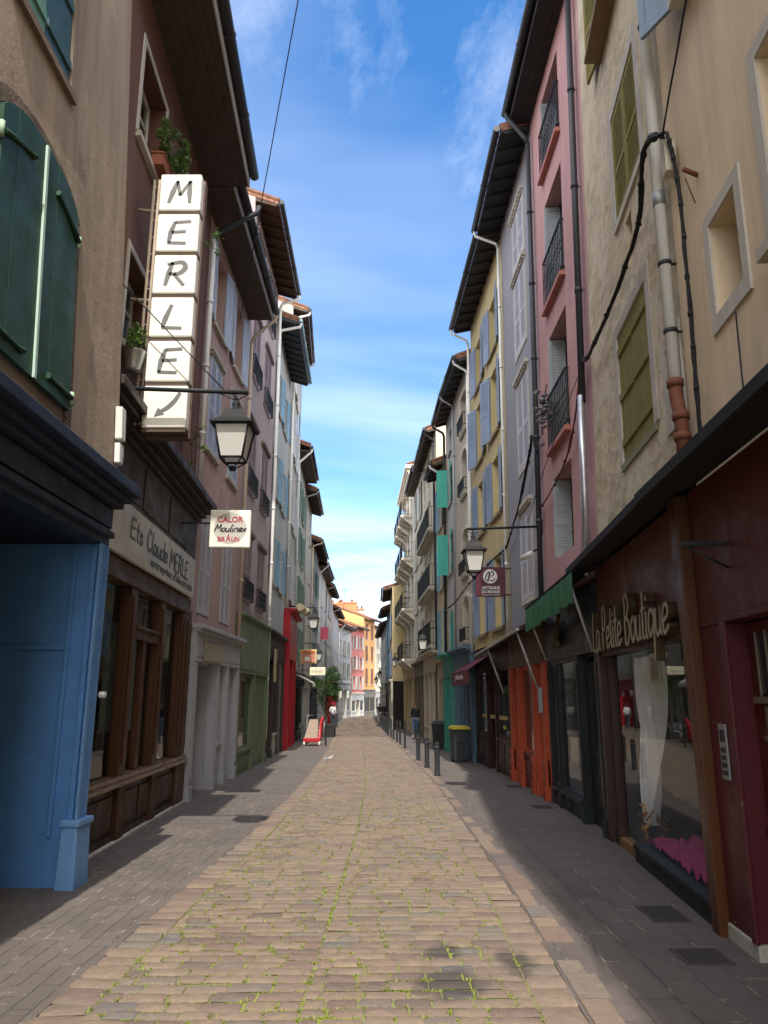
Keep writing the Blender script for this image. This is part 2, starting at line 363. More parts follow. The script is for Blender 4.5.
def window(F, root, o, detail=True):
    s0,s1,z0,z1=o['r']; dep=o.get('dep',.17); fm=o.get('fm',WHITEP); sh=o.get('sh'); arch=o.get('arch',0)
    fr=None
    if not (sh and sh[0][:6]=='closed' and not o.get('pane')):
        mb=MB(); e=.055/F.u; sm=(s0+s1)/2; n0,n1=-dep-.05,-dep
        mb.fbox(F,s0+.002,s0+e,n0,n1,z0+.002,z1-.002); mb.fbox(F,s1-e,s1-.002,n0,n1,z0+.002,z1-.002)
        mb.fbox(F,s0+e,s1-e,n0,n1,z0+.002,z0+.07); mb.fbox(F,s0+e,s1-e,n0,n1,z1-.06,z1-.002)
        mb.fbox(F,sm-.035/F.u,sm+.035/F.u,n0-.001,n1+.012,z0+.07,z1-.06)
        k=o.get('rows',3)
        for i in range(1,k):
            zz=z0+(z1-z0)*i/k; mb.fbox(F,s0+e,sm-.035/F.u,n0+.01,n1-.004,zz-.014,zz+.014); mb.fbox(F,sm+.035/F.u,s1-e,n0+.01,n1-.004,zz-.014,zz+.014)
        fr=mb.build('window',fm,root)
        p=MB(); p.quad(F.P(s0,n0+.015,z0),F.P(s1,n0+.015,z0),F.P(s1,n0+.015,z1),F.P(s0,n0+.015,z1))
        p.build('pane',o.get('glass') or RN.choice((DG,DGB,DGC,DGD)),fr)
        if o.get('curt'):
            c=MB(); w=(s1-s0)
            c.fbox(F,s0+e,sm-.04,n0+.002,n0+.012,z0+.07,z1-.06)
    par=fr or root
    if o.get('sill',STONE):
        m=MB(); q=o.get('sillx',.07); m.fbox(F,s0-q,s1+q,-.02,o.get('silln',.07),z0-.085,z0-.002); m.build('sill',o.get('sill',STONE),par)
    if o.get('sur'):
        m=MB(); w=o.get('surw',.12); pn=.018
        m.fbox(F,s0-w,s0-.001,-.01,pn,z0-.0,z1+w); m.fbox(F,s1+.001,s1+w,-.01,pn,z0-.0,z1+w); m.fbox(F,s0-.001,s1+.001,-.01,pn-.001,z1+.001,z1+w)
        if not o.get('sill',STONE): m.fbox(F,s0-w,s1+w,-.01,pn+.001,z0-w*1.3,z0-.001)
        m.build('surround',o['sur'],par)
    if o.get('hood'):
        m=MB(); m.fbox(F,s0-.1,s1+.1,-.01,.09,z1+.06,z1+.14); m.fbox(F,s0-.06,s1+.06,-.01,.05,z1+.001,z1+.06)
        k=9
        for i in range(k): 
            s=s0-.05+(s1-s0+.1)*i/(k-1); m.fbox(F,s-.02,s+.02,.0501,.075,z1+.015,z1+.058)
        m.build('lintel',o['hood'],par)
    if arch:
        m=MB(); ns=10; w=o.get('surw',.13)
        cen=(s0+s1)/2; hw=(s1-s0)/2
        pt=[(cen-hw*math.cos(PI*i/ns), z1-arch+arch*math.sin(PI*i/ns)) for i in range(ns+1)]
        po=[(cen-(hw+w)*math.cos(PI*i/ns), z1-arch+(arch+w)*math.sin(PI*i/ns)) for i in range(ns+1)]
        for i in range(ns):
            (a,b),(c,d),(e1,f1),(g,h)=pt[i],pt[i+1],po[i+1],po[i]
            m.hexa([F.P(a,-dep+.02,b),F.P(c,-dep+.02,d),F.P(e1,-dep+.02,f1),F.P(g,-dep+.02,h),F.P(a,.02,b),F.P(c,.02,d),F.P(e1,.02,f1),F.P(g,.02,h)])
        m.fbox(F,s0-w,s0,-.01,.02,z0,z1-arch); m.fbox(F,s1,s1+w,-.01,.02,z0,z1-arch)
        m.build('surround',o.get('am',CREAMP),par)
    if sh:
        lo=not detail
        if sh[0]=='closed':
            sm=(s0+s1)/2; nn=o.get('shn',-.06); w=(sm-s0)*F.u-.004; ang=o.get('ang',(0,0)); st=o.get('style','louvre')
            shutter(F,root,s0+.002,1,w,z0+.01,z1-.01,ang[0],sh[1],nn,lo,st); shutter(F,root,s1-.002,-1,w,z0+.01,z1-.01,ang[1],sh[1],nn,lo,st)
        elif sh[0]=='closed2':
            sm=(s0+s1)/2; w=(sm-s0)*F.u-.004
            shutter(F,root,s0+.002,1,w,z0+.01,z1-.01,0,sh[1],-.03,lo,o.get('style','louvre')); shutter(F,root,s1-.002,-1,w,z0+.01,z1-.01,0,sh[2],-.03,lo,o.get('style','louvre'))
        elif sh[0]=='open':
            w=(s1-s0)*F.u/2; ang=o.get('ang',(172,172)); st=o.get('style','half')
            if ang[0] is not None: shutter(F,root,s0-.02,1,w,z0-.02,z1+.03,ang[0],sh[1],.045,lo,st)
            if ang[1] is not None: shutter(F,root,s1+.02,-1,w,z0-.02,z1+.03,ang[1],sh[1],.045,lo,st)
    if o.get('rail'):
        h=o.get('railh',.9); railing(F,root,s0-.04,s1+.04,z0+.08,z0+h,o.get('railn',.14),curl=detail,step=.11 if detail else .16)
    return fr

def house(label, F, z0, ze, wall, ops, D=8, roof=None, ends=(1,1), gd=.6, low=-.02, neck=None, pipes=(), group='old town houses lining the street', detail=True, cat='house', name='town_house', roofs=None, ridge=True):
    root=thing(name,label,cat,(F.P((F.s0+F.s1)/2,-2,0).x,F.P((F.s0+F.s1)/2,0,0).y,gz(F.P((F.s0+F.s1)/2,0,0).y)),group)
    rf=dict(over=.55,slope=.36,kind='raf',sm=SOFFIT,gut=GUTTER,fm=None,tile=TILE,gr=.065); rf.update(roof or {})
    g=.004; sa,sb=F.s0+g,F.s1-g
    S=sorted(set([sa,sb]+[x for o in ops for x in o['r'][:2]])); Z=sorted(set([z0,ze]+[x for o in ops for x in o['r'][2:]]))
    mb=MB(); P=F.P
    def inside(s,z): return any(o['r'][0]<s<o['r'][1] and o['r'][2]<z<o['r'][3] for o in ops)
    idx={}
    def V(i,j):
        if (i,j) not in idx: idx[(i,j)]=len(mb.v); mb.v.append(tuple(P(S[i],0,Z[j])))
        return idx[(i,j)]
    for i in range(len(S)-1):
        for j in range(len(Z)-1):
            if inside((S[i]+S[i+1])/2,(Z[j]+Z[j+1])/2): continue
            mb.f.append([V(i,j),V(i+1,j),V(i+1,j+1),V(i,j+1)]); mb.m.append(0); mb.sm.append(False)
    for o in ops:
        a,b,c,d=o['r']; dp=-o.get('dep',.17)-.06
        for (q0,q1) in (((a,c),(b,c)),((b,c),(b,d)),((b,d),(a,d)),((a,d),(a,c))):
            mb.quad(P(q0[0],0,q0[1]),P(q1[0],0,q1[1]),P(q1[0],dp,q1[1]),P(q0[0],dp,q0[1]),0)
        mb.quad(P(a,dp,c),P(b,dp,c),P(b,dp,d),P(a,dp,d),1)
    sl=rf['slope']; zr=ze+sl*D/2
    for s,en in ((sa,ends[0]),(sb,ends[1])):
        if en: mb.add([P(s,0,z0),P(s,-D,z0),P(s,-D,ze),P(s,-D/2,zr),P(s,0,ze)],[(0,1,2,3,4)],0)
        mb.add([P(s,low,-2),P(s,-D,-2),P(s,-D,z0),P(s,low,z0)],[(0,1,2,3)],1)
    mb.quad(P(sa,-D,-2),P(sb,-D,-2),P(sb,-D,ze),P(sa,-D,ze),0)
    mb.quad(P(sa,-gd,-2),P(sb,-gd,-2),P(sb,-gd,z0),P(sa,-gd,z0),1)
    mb.quad(P(sa,0,z0),P(sb,0,z0),P(sb,-gd,z0),P(sa,-gd,z0),1)
    mb.build('wall',[wall,ROOM],root,recalc=False)
    for o in ops: window(F,root,o,detail)
    # roof
    ra,rb=roofs or (F.s0+.006,F.s1-.006); ov=rf['over']; th=.10
    ro=MB(); zlo=ze-sl*ov if rf['kind']=='raf' else ze+.18
    prof=[(ov,zlo+.002),(-D/2,zr+.12 if rf['kind']=='raf' else zlo+sl*(D/2+ov)),(-D-.3,ze+.0)]
    for (n0,q0),(n1,q1) in zip(prof,prof[1:]):
        ro.hexa([P(ra,n0,q0),P(rb,n0,q0),P(rb,n1,q1),P(ra,n1,q1),P(ra,n0,q0+th),P(rb,n0,q0+th),P(rb,n1,q1+th),P(ra,n1,q1+th)])
    # end tiles, curved, one course along each verge and along the eave
    L=ov+D/2; k=max(3,int((rb-ra)*F.u/.24))
    if detail:
        for i in range(k):
            s=ra+(rb-ra)*(i+.5)/k
            ro.tube([P(s,ov+.0,zlo+th+.02),P(s,ov-.5,zlo+th+.0+sl*.54)],.075,7)
    for s in (ra+.06,rb-.06):
        ro.tube([P(s,ov+.03,zlo+th+.03),P(s,-D/2,prof[1][1]+th+.03)],.085,7)
    r=ro.build('roof',rf['tile'],root)
    so=MB()
    if rf['kind']=='raf':
        fe=MB(); fe.fbox(F,ra,rb,ov+.001,ov+.014,zlo-.05,zlo+.125); fe.build('fascia_board',rf['sm'],root)
        k=max(2,int((rb-ra)*F.u/.52))
        for i in range(k+1):
            s=ra+.05+(rb-ra-.1)*i/k; w=.045
            so.hexa([P(s-w,-.05,ze-.10),P(s+w,-.05,ze-.10),P(s+w,ov-.04,zlo-.10+.03),P(s-w,ov-.04,zlo-.10+.03),P(s-w,-.05,ze+.03),P(s+w,-.05,ze+.03),P(s+w,ov-.04,zlo+.004),P(s-w,ov-.04,zlo+.004)])
        so.hexa([P(ra,0.01,ze-.035),P(rb,0.01,ze-.035),P(rb,ov,zlo-.022),P(ra,ov,zlo-.022),P(ra,0.01,ze-.006),P(rb,0.01,ze-.006),P(rb,ov,zlo-.002),P(ra,ov,zlo-.002)])
        so.build('rafters',rf['sm'],root)
    else:
        nb=max(2,int(ov/.13))
        for i in range(nb): so.fbox(F,ra,rb,ov*i/nb+.002,ov*(i+1)/nb-.004,ze-.02,ze+.004)
        so.fbox(F,ra,rb,.001,ov-.01,ze+.005,ze+.03)
        so.build('soffit',rf['sm'],root)
        fb=MB(); fb.fbox(F,ra,rb,ov,ov+.03,ze-.035,ze+.2); fb.build('fascia_board',rf['fm'] or rf['sm'],root)
    zg=zlo+(.05 if rf['kind']=='raf' else -.02)
    if rf['gut']:
        gu=MB(); gn=ov+.03+rf['gr']; k=max(1,int((rb-ra)/1.6)); q=[P(ra+.02+(rb-ra-.04)*i/k,gn,zg+.03) for i in range(k+1)]
        gu.tube(q,rf['gr'],10)
        for p in q[1:-1]: gu.tube([p+Vector((0,-.04,0)),p+Vector((0,.04,0))],rf['gr']*1.14,10)
        gu.build('gutter',rf['gut'],root)
        for (s,pm,zb,rr) in pipes:
            pp=MB(); n=.1
            nk=MB() if neck else pp; nk.tube([P(s,gn,zg-.02),P(s,gn-.02,zg-.16),P(s,n+.05,ze-.50),P(s,n,ze-.65)],rr,8)
            if neck: nk.build('downpipe',neck,root)
            zz=ze-.65; base=P(s,n,0)
            b=P(s,n,zb); tpt=P(s,n,ze-.65)
            pp.tube([tpt,tpt.lerp(b,.5),b],rr,8)
            kk=int((ze-zb)/2)
            for i in range(1,kk+1): 
                c=tpt.lerp(b,i/(kk+1)); pp.tube([c-Vector((0,0,.035)),c+Vector((0,0,.035))],rr*1.22,8)
                w0=P(s,0,c.z); pp.tube([w0,c],.008,4)
            pp.build('downpipe',pm,root)
    return root

def door_leaf(F, par, s0,s1,z0,z1,n, mat, glass=None, nm='door'):
    mb=MB(); w=s1-s0; e=min(.1,w*.13)
    mb.fbox(F,s0,s0+e,n-.05,n,z0,z1); mb.fbox(F,s1-e,s1,n-.05,n,z0,z1)
    zm=z0+(z1-z0)*.42
    for a,b in ((z0,z0+.18),(zm,zm+.12),(z1-.12,z1)): mb.fbox(F,s0+e,s1-e,n-.049,n-.001,a,b)
    mb.fbox(F,s0+e,s1-e,n-.035,n-.022,z0+.18,zm)
    mb.fbox(F,s0+e+.06,s1-e-.06,n-.022,n-.008,z0+.24,zm-.06)
    d=mb.build(nm,mat,par)
    p=MB(); p.fbox(F,s0+e,s1-e,n-.034,n-.026,zm+.12,z1-.12); p.build('pane',glass or DG,d)
    h=MB(); hs=s0+e*.5; c=F.P(hs,n+.05,zm+.06); h.tube([F.P(hs,n,zm+.06),c,F.P(hs+.1,n+.05,zm+.06)],.011,6); h.build('handle',ZINC,d)
    return d
def shop(label, F, s0,s1,ztop, mat, bays, fascia=.5, corn=.16, riser=.5, pil=.13, n=.07, fmat=None, rmat=None, glass=None, recess=.45, name='shopfront', group='painted wooden shopfronts', transom=True, cat='shopfront'):
    c=F.P((s0+s1)/2,0,0); root=thing(name,label,cat,(c.x,c.y,gz(c.y)),group); g=.01
    s0+=g; s1-=g; gg=gz(c.y); ztop=(ztop-gg)/(1-gg/3) if ztop<3 else ztop; zf=ztop-fascia; fmat=fmat or mat; rmat=rmat or mat; glass=glass or DG
    tot=sum(b[1] for b in bays); nb=len(bays); avail=(s1-s0)-pil*(nb+1); x=s0
    def pl(x):
        mb=MB(); mb.fbox(F,x,x+pil,-.06,n,.22,zf-.001); mb.fbox(F,x-.012,x+pil+.012,-.06,n+.03,-.08,.219); mb.fbox(F,x+.025,x+pil-.025,n+.001,n+.014,.3,zf-.12); mb.build('pilaster',mat,root,bevel=.006)
    for kind,w in bays:
        pl(x); a=x+pil; b=a+avail*w/tot; x=b
        if kind=='win':
            mb=MB(); e=.05
            mb.fbox(F,a,a+e,-.05,.03,riser,zf-.002); mb.fbox(F,b-e,b,-.05,.03,riser,zf-.002); mb.fbox(F,a+e,b-e,-.05,.03,riser,riser+.05); mb.fbox(F,a+e,b-e,-.05,.03,zf-.06,zf-.002)
            if transom: zt=zf-.45; mb.fbox(F,a+e,b-e,-.045,.028,zt,zt+.05)
            w_=mb.build('window',mat,root); p=MB(); p.fbox(F,a+e,b-e,-.02,-.012,riser+.05,zf-.06); p.build('pane',glass,w_)
            r_=MB(); r_.fbox(F,a,b,-.06,.035,-.08,riser-.06); r_.fbox(F,a-.0,b+.0,-.06,.085,riser-.059,riser-.001)
            kk=max(1,int((b-a)/.55))
            for i in range(kk):
                u0=a+(b-a)*i/kk+.07; u1=a+(b-a)*(i+1)/kk-.07; r_.fbox(F,u0,u1,.0351,.05,.06,riser-.13)
            r_.build('stall_riser',rmat,root,bevel=.005)
        elif kind=='door':
            mb=MB(); mb.fbox(F,a-.001,a+.03,-recess,-.061,-.05,zf-.002); mb.fbox(F,b-.03,b+.001,-recess,-.061,-.05,zf-.002); mb.fbox(F,a+.03,b-.03,-recess,-.061,zf-.03,zf-.002); mb.build('reveal',mat,root)
            zd=min(2.15,zf-.1)
            if zf-zd>.2:
                t=MB(); t.fbox(F,a+.03,b-.03,-recess,-recess+.05,zd,zd+.06); tr=t.build('transom',mat,root); p=MB(); p.fbox(F,a+.03,b-.03,-recess+.01,-recess+.02,zd+.06,zf-.03); p.build('pane',glass,tr)
            door_leaf(F,root,a+.032,b-.032,-.04,zd-.002,-recess+.05,mat,glass)
        elif kind=='board':
            mb=MB(); zz=-.05; 
            while zz<zf-.02: mb.fbox(F,a,b,-.05,.02+.008*(int(zz*100)%2),zz,min(zz+.135,zf-.002)); zz+=.14
            mb.build('panelling',mat,root)
        elif kind=='shut':
            mb=MB(); zz=-.05
            while zz<zf-.02: mb.tube([F.P(a,-.02,zz+.03),F.P(b,-.02,zz+.03)],.036,6); zz+=.07
            mb.build('roller_blind',ZINC,root)
    pl(x)
    mb=MB(); mb.fbox(F,s0,s1,-.06,n+.01,zf,ztop-.002); mb.fbox(F,s0+.06,s1-.06,n+.0101,n+.022,zf+.08,ztop-.08); mb.build('fascia',fmat,root,bevel=.005)
    if corn:
        mb=MB(); mb.fbox(F,s0-.03,s1+.03,-.05,n+corn,ztop+.05,ztop+.12); mb.fbox(F,s0-.01,s1+.01,-.05,n+corn*.6,ztop,ztop+.049); mb.build('cornice',mat,root,bevel=.008)
    return root

def lantern(label, x,y,z, wall, h=.78, w=.46, stay=None, beam=.022, over=.06, square=True):
    root=thing('street_lantern',label,'lantern',wall,'wall bracket lanterns')
    k=h/.78; wv=Vector(wall); tip=Vector((x,y,z+.1)); d=(Vector((x,y,wall[2]))-wv).normalized()
    b=MB(); b.tube([wv,wv+ (tip-wv)*1.0+d*over],beam,8); b.tube([tip+Vector((0,0,0)),Vector((x,y,z-.0))],.012,6)
    b.tube([wv+Vector((0,0,-.13)),wv+Vector((0,0,.13))],.03,6)
    if stay: b.tube([Vector(stay),tip-d*.12],.008,5)
    b.tube([tip-d*.22+Vector((0,0,-.0)),tip-d*.1+Vector((0,0,-.06)),Vector((x,y,z))],.008,5); b.tube([tip+d*.16,tip+d*.08+Vector((0,0,-.06)),Vector((x,y,z))],.008,5)
    b.build('bracket',IRON,root)
    wt,wb=w*.40,w*.26; zt,zb=z-.34*k,z-.72*k
    ct=[(x+i*wt,y+j*wt,zt) for i,j in ((-1,-1),(1,-1),(1,1),(-1,1))]; cb=[(x+i*wb,y+j*wb,zb) for i,j in ((-1,-1),(1,-1),(1,1),(-1,1))]
    c=MB(); c.lathe((x,y,z),[(.012,-.0),(.03,-.02*k),(.05,-.05*k),(.025,-.09*k),(.06,-.11*k),(.06,-.135*k)],10)
    rp=[(.085*k,-.135*k),(.12*k,-.19*k),(w*.33,-.26*k),(w*.5,-.325*k),(w*.5,-.34*k)]
    vs=[];
    for r,dz in rp:
        for i,j in ((-1,-1),(1,-1),(1,1),(-1,1)): vs.append((x+i*r,y+j*r,z+dz))
    fs=[]
    for i in range(len(rp)-1):
        for q in range(4): q2=(q+1)%4; fs.append((i*4+q,i*4+q2,(i+1)*4+q2,(i+1)*4+q))
    fs.append((0,1,2,3)); fs.append(tuple(len(vs)-4+q for q in range(4)))
    c.add(vs,fs); c.build('cap',BLACK,root)
    f=MB()
    for q in range(4):
        f.tube([ct[q],cb[q]],.013*k,6); f.tube([cb[q],cb[(q+1)%4]],.014*k,6); f.tube([ct[q],ct[(q+1)%4]],.014*k,6)
        f.tube([cb[q],(x+(cb[q][0]-x)*.35,y+(cb[q][1]-y)*.35,zb-.08*k)],.009*k,5)
    f.lathe((x,y,zb-.08*k),[(.035*k,0),(.05*k,-.02*k),(.03*k,-.05*k)],8); fr=f.build('frame',BLACK,root)
    for q in range(4):
        q2=(q+1)%4; p=MB(); s=.94
        sh=lambda p_:(x+(p_[0]-x)*.96,y+(p_[1]-y)*.96,p_[2]); p.quad(sh(cb[q]),sh(cb[q2]),sh(ct[q2]),sh(ct[q])); p.build('pane',OPAL,fr)
    return root

def cable(label, pts, r=.012, mat=None, name='cable', group=None, ties=0, seed=0, strands=1):
    mb=MB(); rr=random.Random(seed); P=[Vector(p) for p in pts]
    C=cat3(P,8)
    for k in range(strands):
        off=[Vector((rr.uniform(-1,1),rr.uniform(-1,1),rr.uniform(-1,1)))*r*1.3 for _ in C] if strands>1 else [Vector((0,0,0))]*len(C)
        for i in range(1,len(off)): off[i]=off[i-1]*.8+off[i]*.5
        mb.tube([c+o for c,o in zip(C,off)],r,6)
    for i in range(ties):
        c=C[int((i+.5)/ties*(len(C)-1))]; mb.lathe(c,[(r*2.4,-.02),(r*2.4,.02)],6)
    o=mb.build(name,mat or BLACK); return tag(o,label,'cable',group)
def cat3(P,k=6):
    if len(P)<3: return [Vector(p) for p in P]
    P=[P[0]*2-P[1]]+list(P)+[P[-1]*2-P[-2]]; out=[]
    for i in range(1,len(P)-2):
        for j in range(k):
            t=j/k; a,b,c,d=P[i-1],P[i],P[i+1],P[i+2]
            out.append(.5*((2*b)+(c-a)*t+(2*a-5*b+4*c-d)*t*t+(3*b-a-3*c+d)*t**3))
    out.append(P[-2]); return out
def leaves(mb, c, rad, n, size, rr, squash=1, hollow=.3):
    for _ in range(n):
        while True:
            p=Vector((rr.uniform(-1,1),rr.uniform(-1,1),rr.uniform(-1,1)))
            if hollow<p.length<1: break
        q=Vector((c[0]+p.x*rad,c[1]+p.y*rad,c[2]+p.z*rad*squash)); s=size*rr.uniform(.6,1.3)
        a=Vector((rr.uniform(-1,1),rr.uniform(-1,1),rr.uniform(-.6,.6))).normalized(); b=a.cross(Vector((rr.uniform(-1,1),rr.uniform(-1,1),rr.uniform(-1,1)))).normalized()
        mb.add([q-a*s,q+b*s*.45,q+a*s,q-b*s*.45],[(0,1,2,3)])
def projecting_sign(label, F, s, n0, n1, z0, z1, mat, th=.1, brk=None, name='projecting_sign', group='projecting shop signs', rim=None):
    c=F.P(s,n0,z0); root=thing(name,label,'sign',c,group)
    mb=MB(); mb.fbox(F,s-th/2,s+th/2,n0,n1,z0,z1); mb.build('panel',mat,root,bevel=.02)
    if brk:
        for zz in brk: b=MB(); b.tube([F.P(s,-.02,zz),F.P(s,n0+.03,zz)],.016,6); b.build('bracket',IRON,root)
    return root
# ================================================================== GROUND
def strip(fl, fr, y0, y1, dy, dz, nx=1):
    vs=[];fs=[];n=int((y1-y0)/dy)+1
    for i in range(n):
        y=y0+(y1-y0)*i/(n-1); a,b=fl(y),fr(y)
        for j in range(nx+1): vs.append((a+(b-a)*j/nx,y,gz(y)+dz))
    for i in range(n-1):
        for j in range(nx):
            k=i*(nx+1)+j; fs.append((k,k+1,k+nx+2,k+nx+1))
    return vs,fs
m,nt,b,_=new_mat('earth'); v=coord(nt); nt.links.new(ramp(nt,noise_n(nt,v,.4,5),[(.3,(.09,.08,.07)),(.7,(.15,.135,.115))]),b.inputs['Base Color']); b.inputs['Roughness'].default_value=.95
EARTH=m
mb=MB(); vs,fs=strip(lambda y:-150,lambda y:150,-60,300,6,-.06); mb.add(vs,fs); tag(mb.build('ground',EARTH),kind='structure')
# joints: sandy dirt with moss
m,nt,b,_=new_mat('mossy_joint'); v=coord(nt)
n1=noise_n(nt,v,2.1,5,.65); n2=noise_n(nt,v,24,4,.7)
moss=mixc(nt,n2,(.09,.12,.018),(.29,.32,.06)); dirt=mixc(nt,n2,(.06,.05,.035),(.27,.22,.13))
nt.links.new(mixc(nt,ramp(nt,n1,[(.42,0),(.58,1)]),dirt,moss),b.inputs['Base Color']); b.inputs['Roughness'].default_value=1; bump(nt,b,n2,.6,.01); JOINT=m
mb=MB(); vs,fs=strip(lambda y:lerp_tab(ROADL,y)-.01,lambda y:lerp_tab(ROADR,y)+.01,-6,101,.7,-.007,4); mb.add(vs,fs); tag(mb.build('road_bed',JOINT,recalc=False),kind='structure')
# cobble stone material
m,nt,b,_=new_mat('cobblestone'); v=coord(nt); g=N(nt,'ShaderNodeNewGeometry')
rc=ramp(nt,g.outputs['Random Per Island'],[(0,(.115,.082,.068)),(.2,(.185,.125,.098)),(.4,(.235,.17,.118)),(.6,(.20,.148,.11)),(.82,(.26,.19,.13)),(.95,(.165,.14,.118)),(1,(.125,.122,.125))])
n1=noise_n(nt,v,17,6,.7); n2=noise_n(nt,v,.55,4,.6); n3=noise_n(nt,v,70,3,.6)
c=mixc(nt,1.0,rc,mixc(nt,ramp(nt,n1,[(.25,0),(.75,1)]),(.62,.61,.60),(1.2,1.16,1.10)),'MULTIPLY')
c=mixc(nt,.25,c,mixc(nt,n3,(.10,.075,.06),(.27,.205,.16)))
c=mixc(nt,ramp(nt,n2,[(.35,.0),(.7,.35)]),c,(.15,.125,.10))
# darker blotches with noise-broken edges, mixed into the stone colour
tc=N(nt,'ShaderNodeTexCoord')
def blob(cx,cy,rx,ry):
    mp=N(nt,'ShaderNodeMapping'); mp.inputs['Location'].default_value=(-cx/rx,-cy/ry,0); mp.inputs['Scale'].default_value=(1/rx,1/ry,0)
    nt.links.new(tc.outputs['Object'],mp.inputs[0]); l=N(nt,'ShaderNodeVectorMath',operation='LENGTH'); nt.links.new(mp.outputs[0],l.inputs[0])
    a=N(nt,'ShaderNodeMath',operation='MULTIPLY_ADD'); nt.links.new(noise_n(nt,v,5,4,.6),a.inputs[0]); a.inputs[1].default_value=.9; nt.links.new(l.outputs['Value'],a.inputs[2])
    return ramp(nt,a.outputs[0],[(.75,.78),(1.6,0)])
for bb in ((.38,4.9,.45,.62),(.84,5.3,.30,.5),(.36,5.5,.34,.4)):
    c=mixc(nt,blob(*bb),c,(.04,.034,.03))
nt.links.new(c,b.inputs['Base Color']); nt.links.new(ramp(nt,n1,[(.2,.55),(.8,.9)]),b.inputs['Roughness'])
ad=N(nt,'ShaderNodeMath',operation='MULTIPLY_ADD'); nt.links.new(n3,ad.inputs[0]); ad.inputs[1].default_value=.3; nt.links.new(n1,ad.inputs[2]); bump(nt,b,ad.outputs[0],.7,.014)
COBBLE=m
def stone(mb,x0,x1,y0,y1,rr,fine,z0f,skew=0):
    h=rr.uniform(.0,.006); tilt=(rr.uniform(-.006,.006),rr.uniform(-.006,.006)); j=lambda:rr.uniform(-.005,.005)
    xs=[x0,x0+.016,x1-.016,x1] if fine else [x0,x1]
    ys=[y0,y0+.018,y1-.018,y1] if fine else [y0,y1]
    vs=[];nx=len(xs);cx,cy=(x0+x1)/2,(y0+y1)/2
    for b_,y in enumerate(ys):
        for a_,x in enumerate(xs):
            e=(a_ in(0,nx-1)) or (b_ in(0,nx-1))
            z=h+(x-cx)*tilt[0]*4+(y-cy)*tilt[1]*4+(rr.uniform(0,.004)) - (.010 if e and fine else 0)
            vs.append((x+(j() if e else 0),y+j()*.8+skew*(x-cx)*.0,gz(y)+z))
    fs=[(r*nx+q,r*nx+q+1,(r+1)*nx+q+1,(r+1)*nx+q) for r in range(nx-1) for q in range(nx-1)]
    mb.add(vs,fs,0,fine)
rr=random.Random(3); mb=MB(); y=2.6; row=0; CENTRE=.47; JN=[]
while y<99:
    fine=y<40; d=rr.uniform(.105,.15) if y<45 else .22
    L,Rr=lerp_tab(ROADL,y),lerp_tab(ROADR,y); a=L+.256; e=Rr-.236; cen=a+(e-a)*CENTRE
    for lo,hi in ((a,cen-.001),(cen+.002,e)):
        x=lo-(rr.uniform(.0,.14)); 
        while x<hi-.02:
            w=rr.uniform(.15,.27) if y<45 else .4
            x1=min(x+w,hi); 
            if hi-x1<.1: x1=hi
            xx=max(x,lo); g=rr.uniform(.002,.0065)
            yy=y+.03*math.sin(xx*1.7+row*.05)+.012*math.sin(xx*5+row)+rr.uniform(-.006,.006)
            stone(mb,xx+g,x1-g,yy+g*.8,yy+d-g*.8,rr,fine,0)
            if y<24: JN.append((xx,yy,d))
            x=x1
    y+=d; row+=1
for side in (0,1):
    y=2.6
    while y<99:
        d=rr.uniform(.16,.28) if side else rr.uniform(.13,.24); yc=y+d/2
        if side==0: x0=lerp_tab(ROADL,yc)+.004-rr.uniform(0,.035); x1=lerp_tab(ROADL,yc)+.252
        else: x1=lerp_tab(ROADR,yc)+.004+rr.uniform(-.012,.02); x0=lerp_tab(ROADR,yc)-.233
        stone(mb,x0,x1,y+.008,y+d-.008,rr,y<40,0); y+=d
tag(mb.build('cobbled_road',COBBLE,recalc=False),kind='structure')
# moss and grass tufts growing in the joints
GRASS=leaf_mat((.13,.19,.015),(.30,.34,.05))
mb=MB(); rr=random.Random(5)
def tuft(x,y,s,k):
    for _ in range(k):
        a=rr.uniform(0,2*PI); px,py=x+rr.gauss(0,s*.8),y+rr.gauss(0,s*.35); h=s*rr.uniform(.35,1.0); l=Vector((math.cos(a)*h*.6,math.sin(a)*h*.6,h)); w=Vector((-math.sin(a),math.cos(a),0))*.0035
        p=Vector((px,py,gz(py)-.006)); mb.add([p-w,p+w,p+l*.6+w*.7,p+l,p+l*.6-w*.7],[(0,1,2,3,4)])
for x,y,d in JN:
    nz=noise.noise(Vector((x*.9,y*.6,3.1)))
    if y<14 and rr.random()<.68+.7*nz: tuft(x,y+rr.uniform(0,d),rr.uniform(.014,.030),rr.randint(12,26))
    elif y>=14 and rr.random()<.45: tuft(x,y,.032,6)
    if y<14 and rr.random()<.75+.5*nz: 
        for q in range(8): tuft(x+rr.uniform(0,.25),y+rr.uniform(-.006,.006),rr.uniform(.006,.016),7)
y=3.6
while y<30:
    L,Rr=lerp_tab(ROADL,y),lerp_tab(ROADR,y); cen=L+.27+(Rr-L-.52)*CENTRE
    if rr.random()<.42: tuft(cen+rr.uniform(-.01,.012),y,rr.uniform(.012,.024),rr.randint(6,14))
    if rr.random()<.22: tuft(L+.265,y,rr.uniform(.01,.018),8)
    if rr.random()<.3: tuft(Rr-.24,y,rr.uniform(.01,.02),9)
    y+=.06 if y<12 else .12
tag(mb.build('grass',GRASS,recalc=False),'yellow green moss and grass tufts growing between the cobbles','grass',kind='stuff')
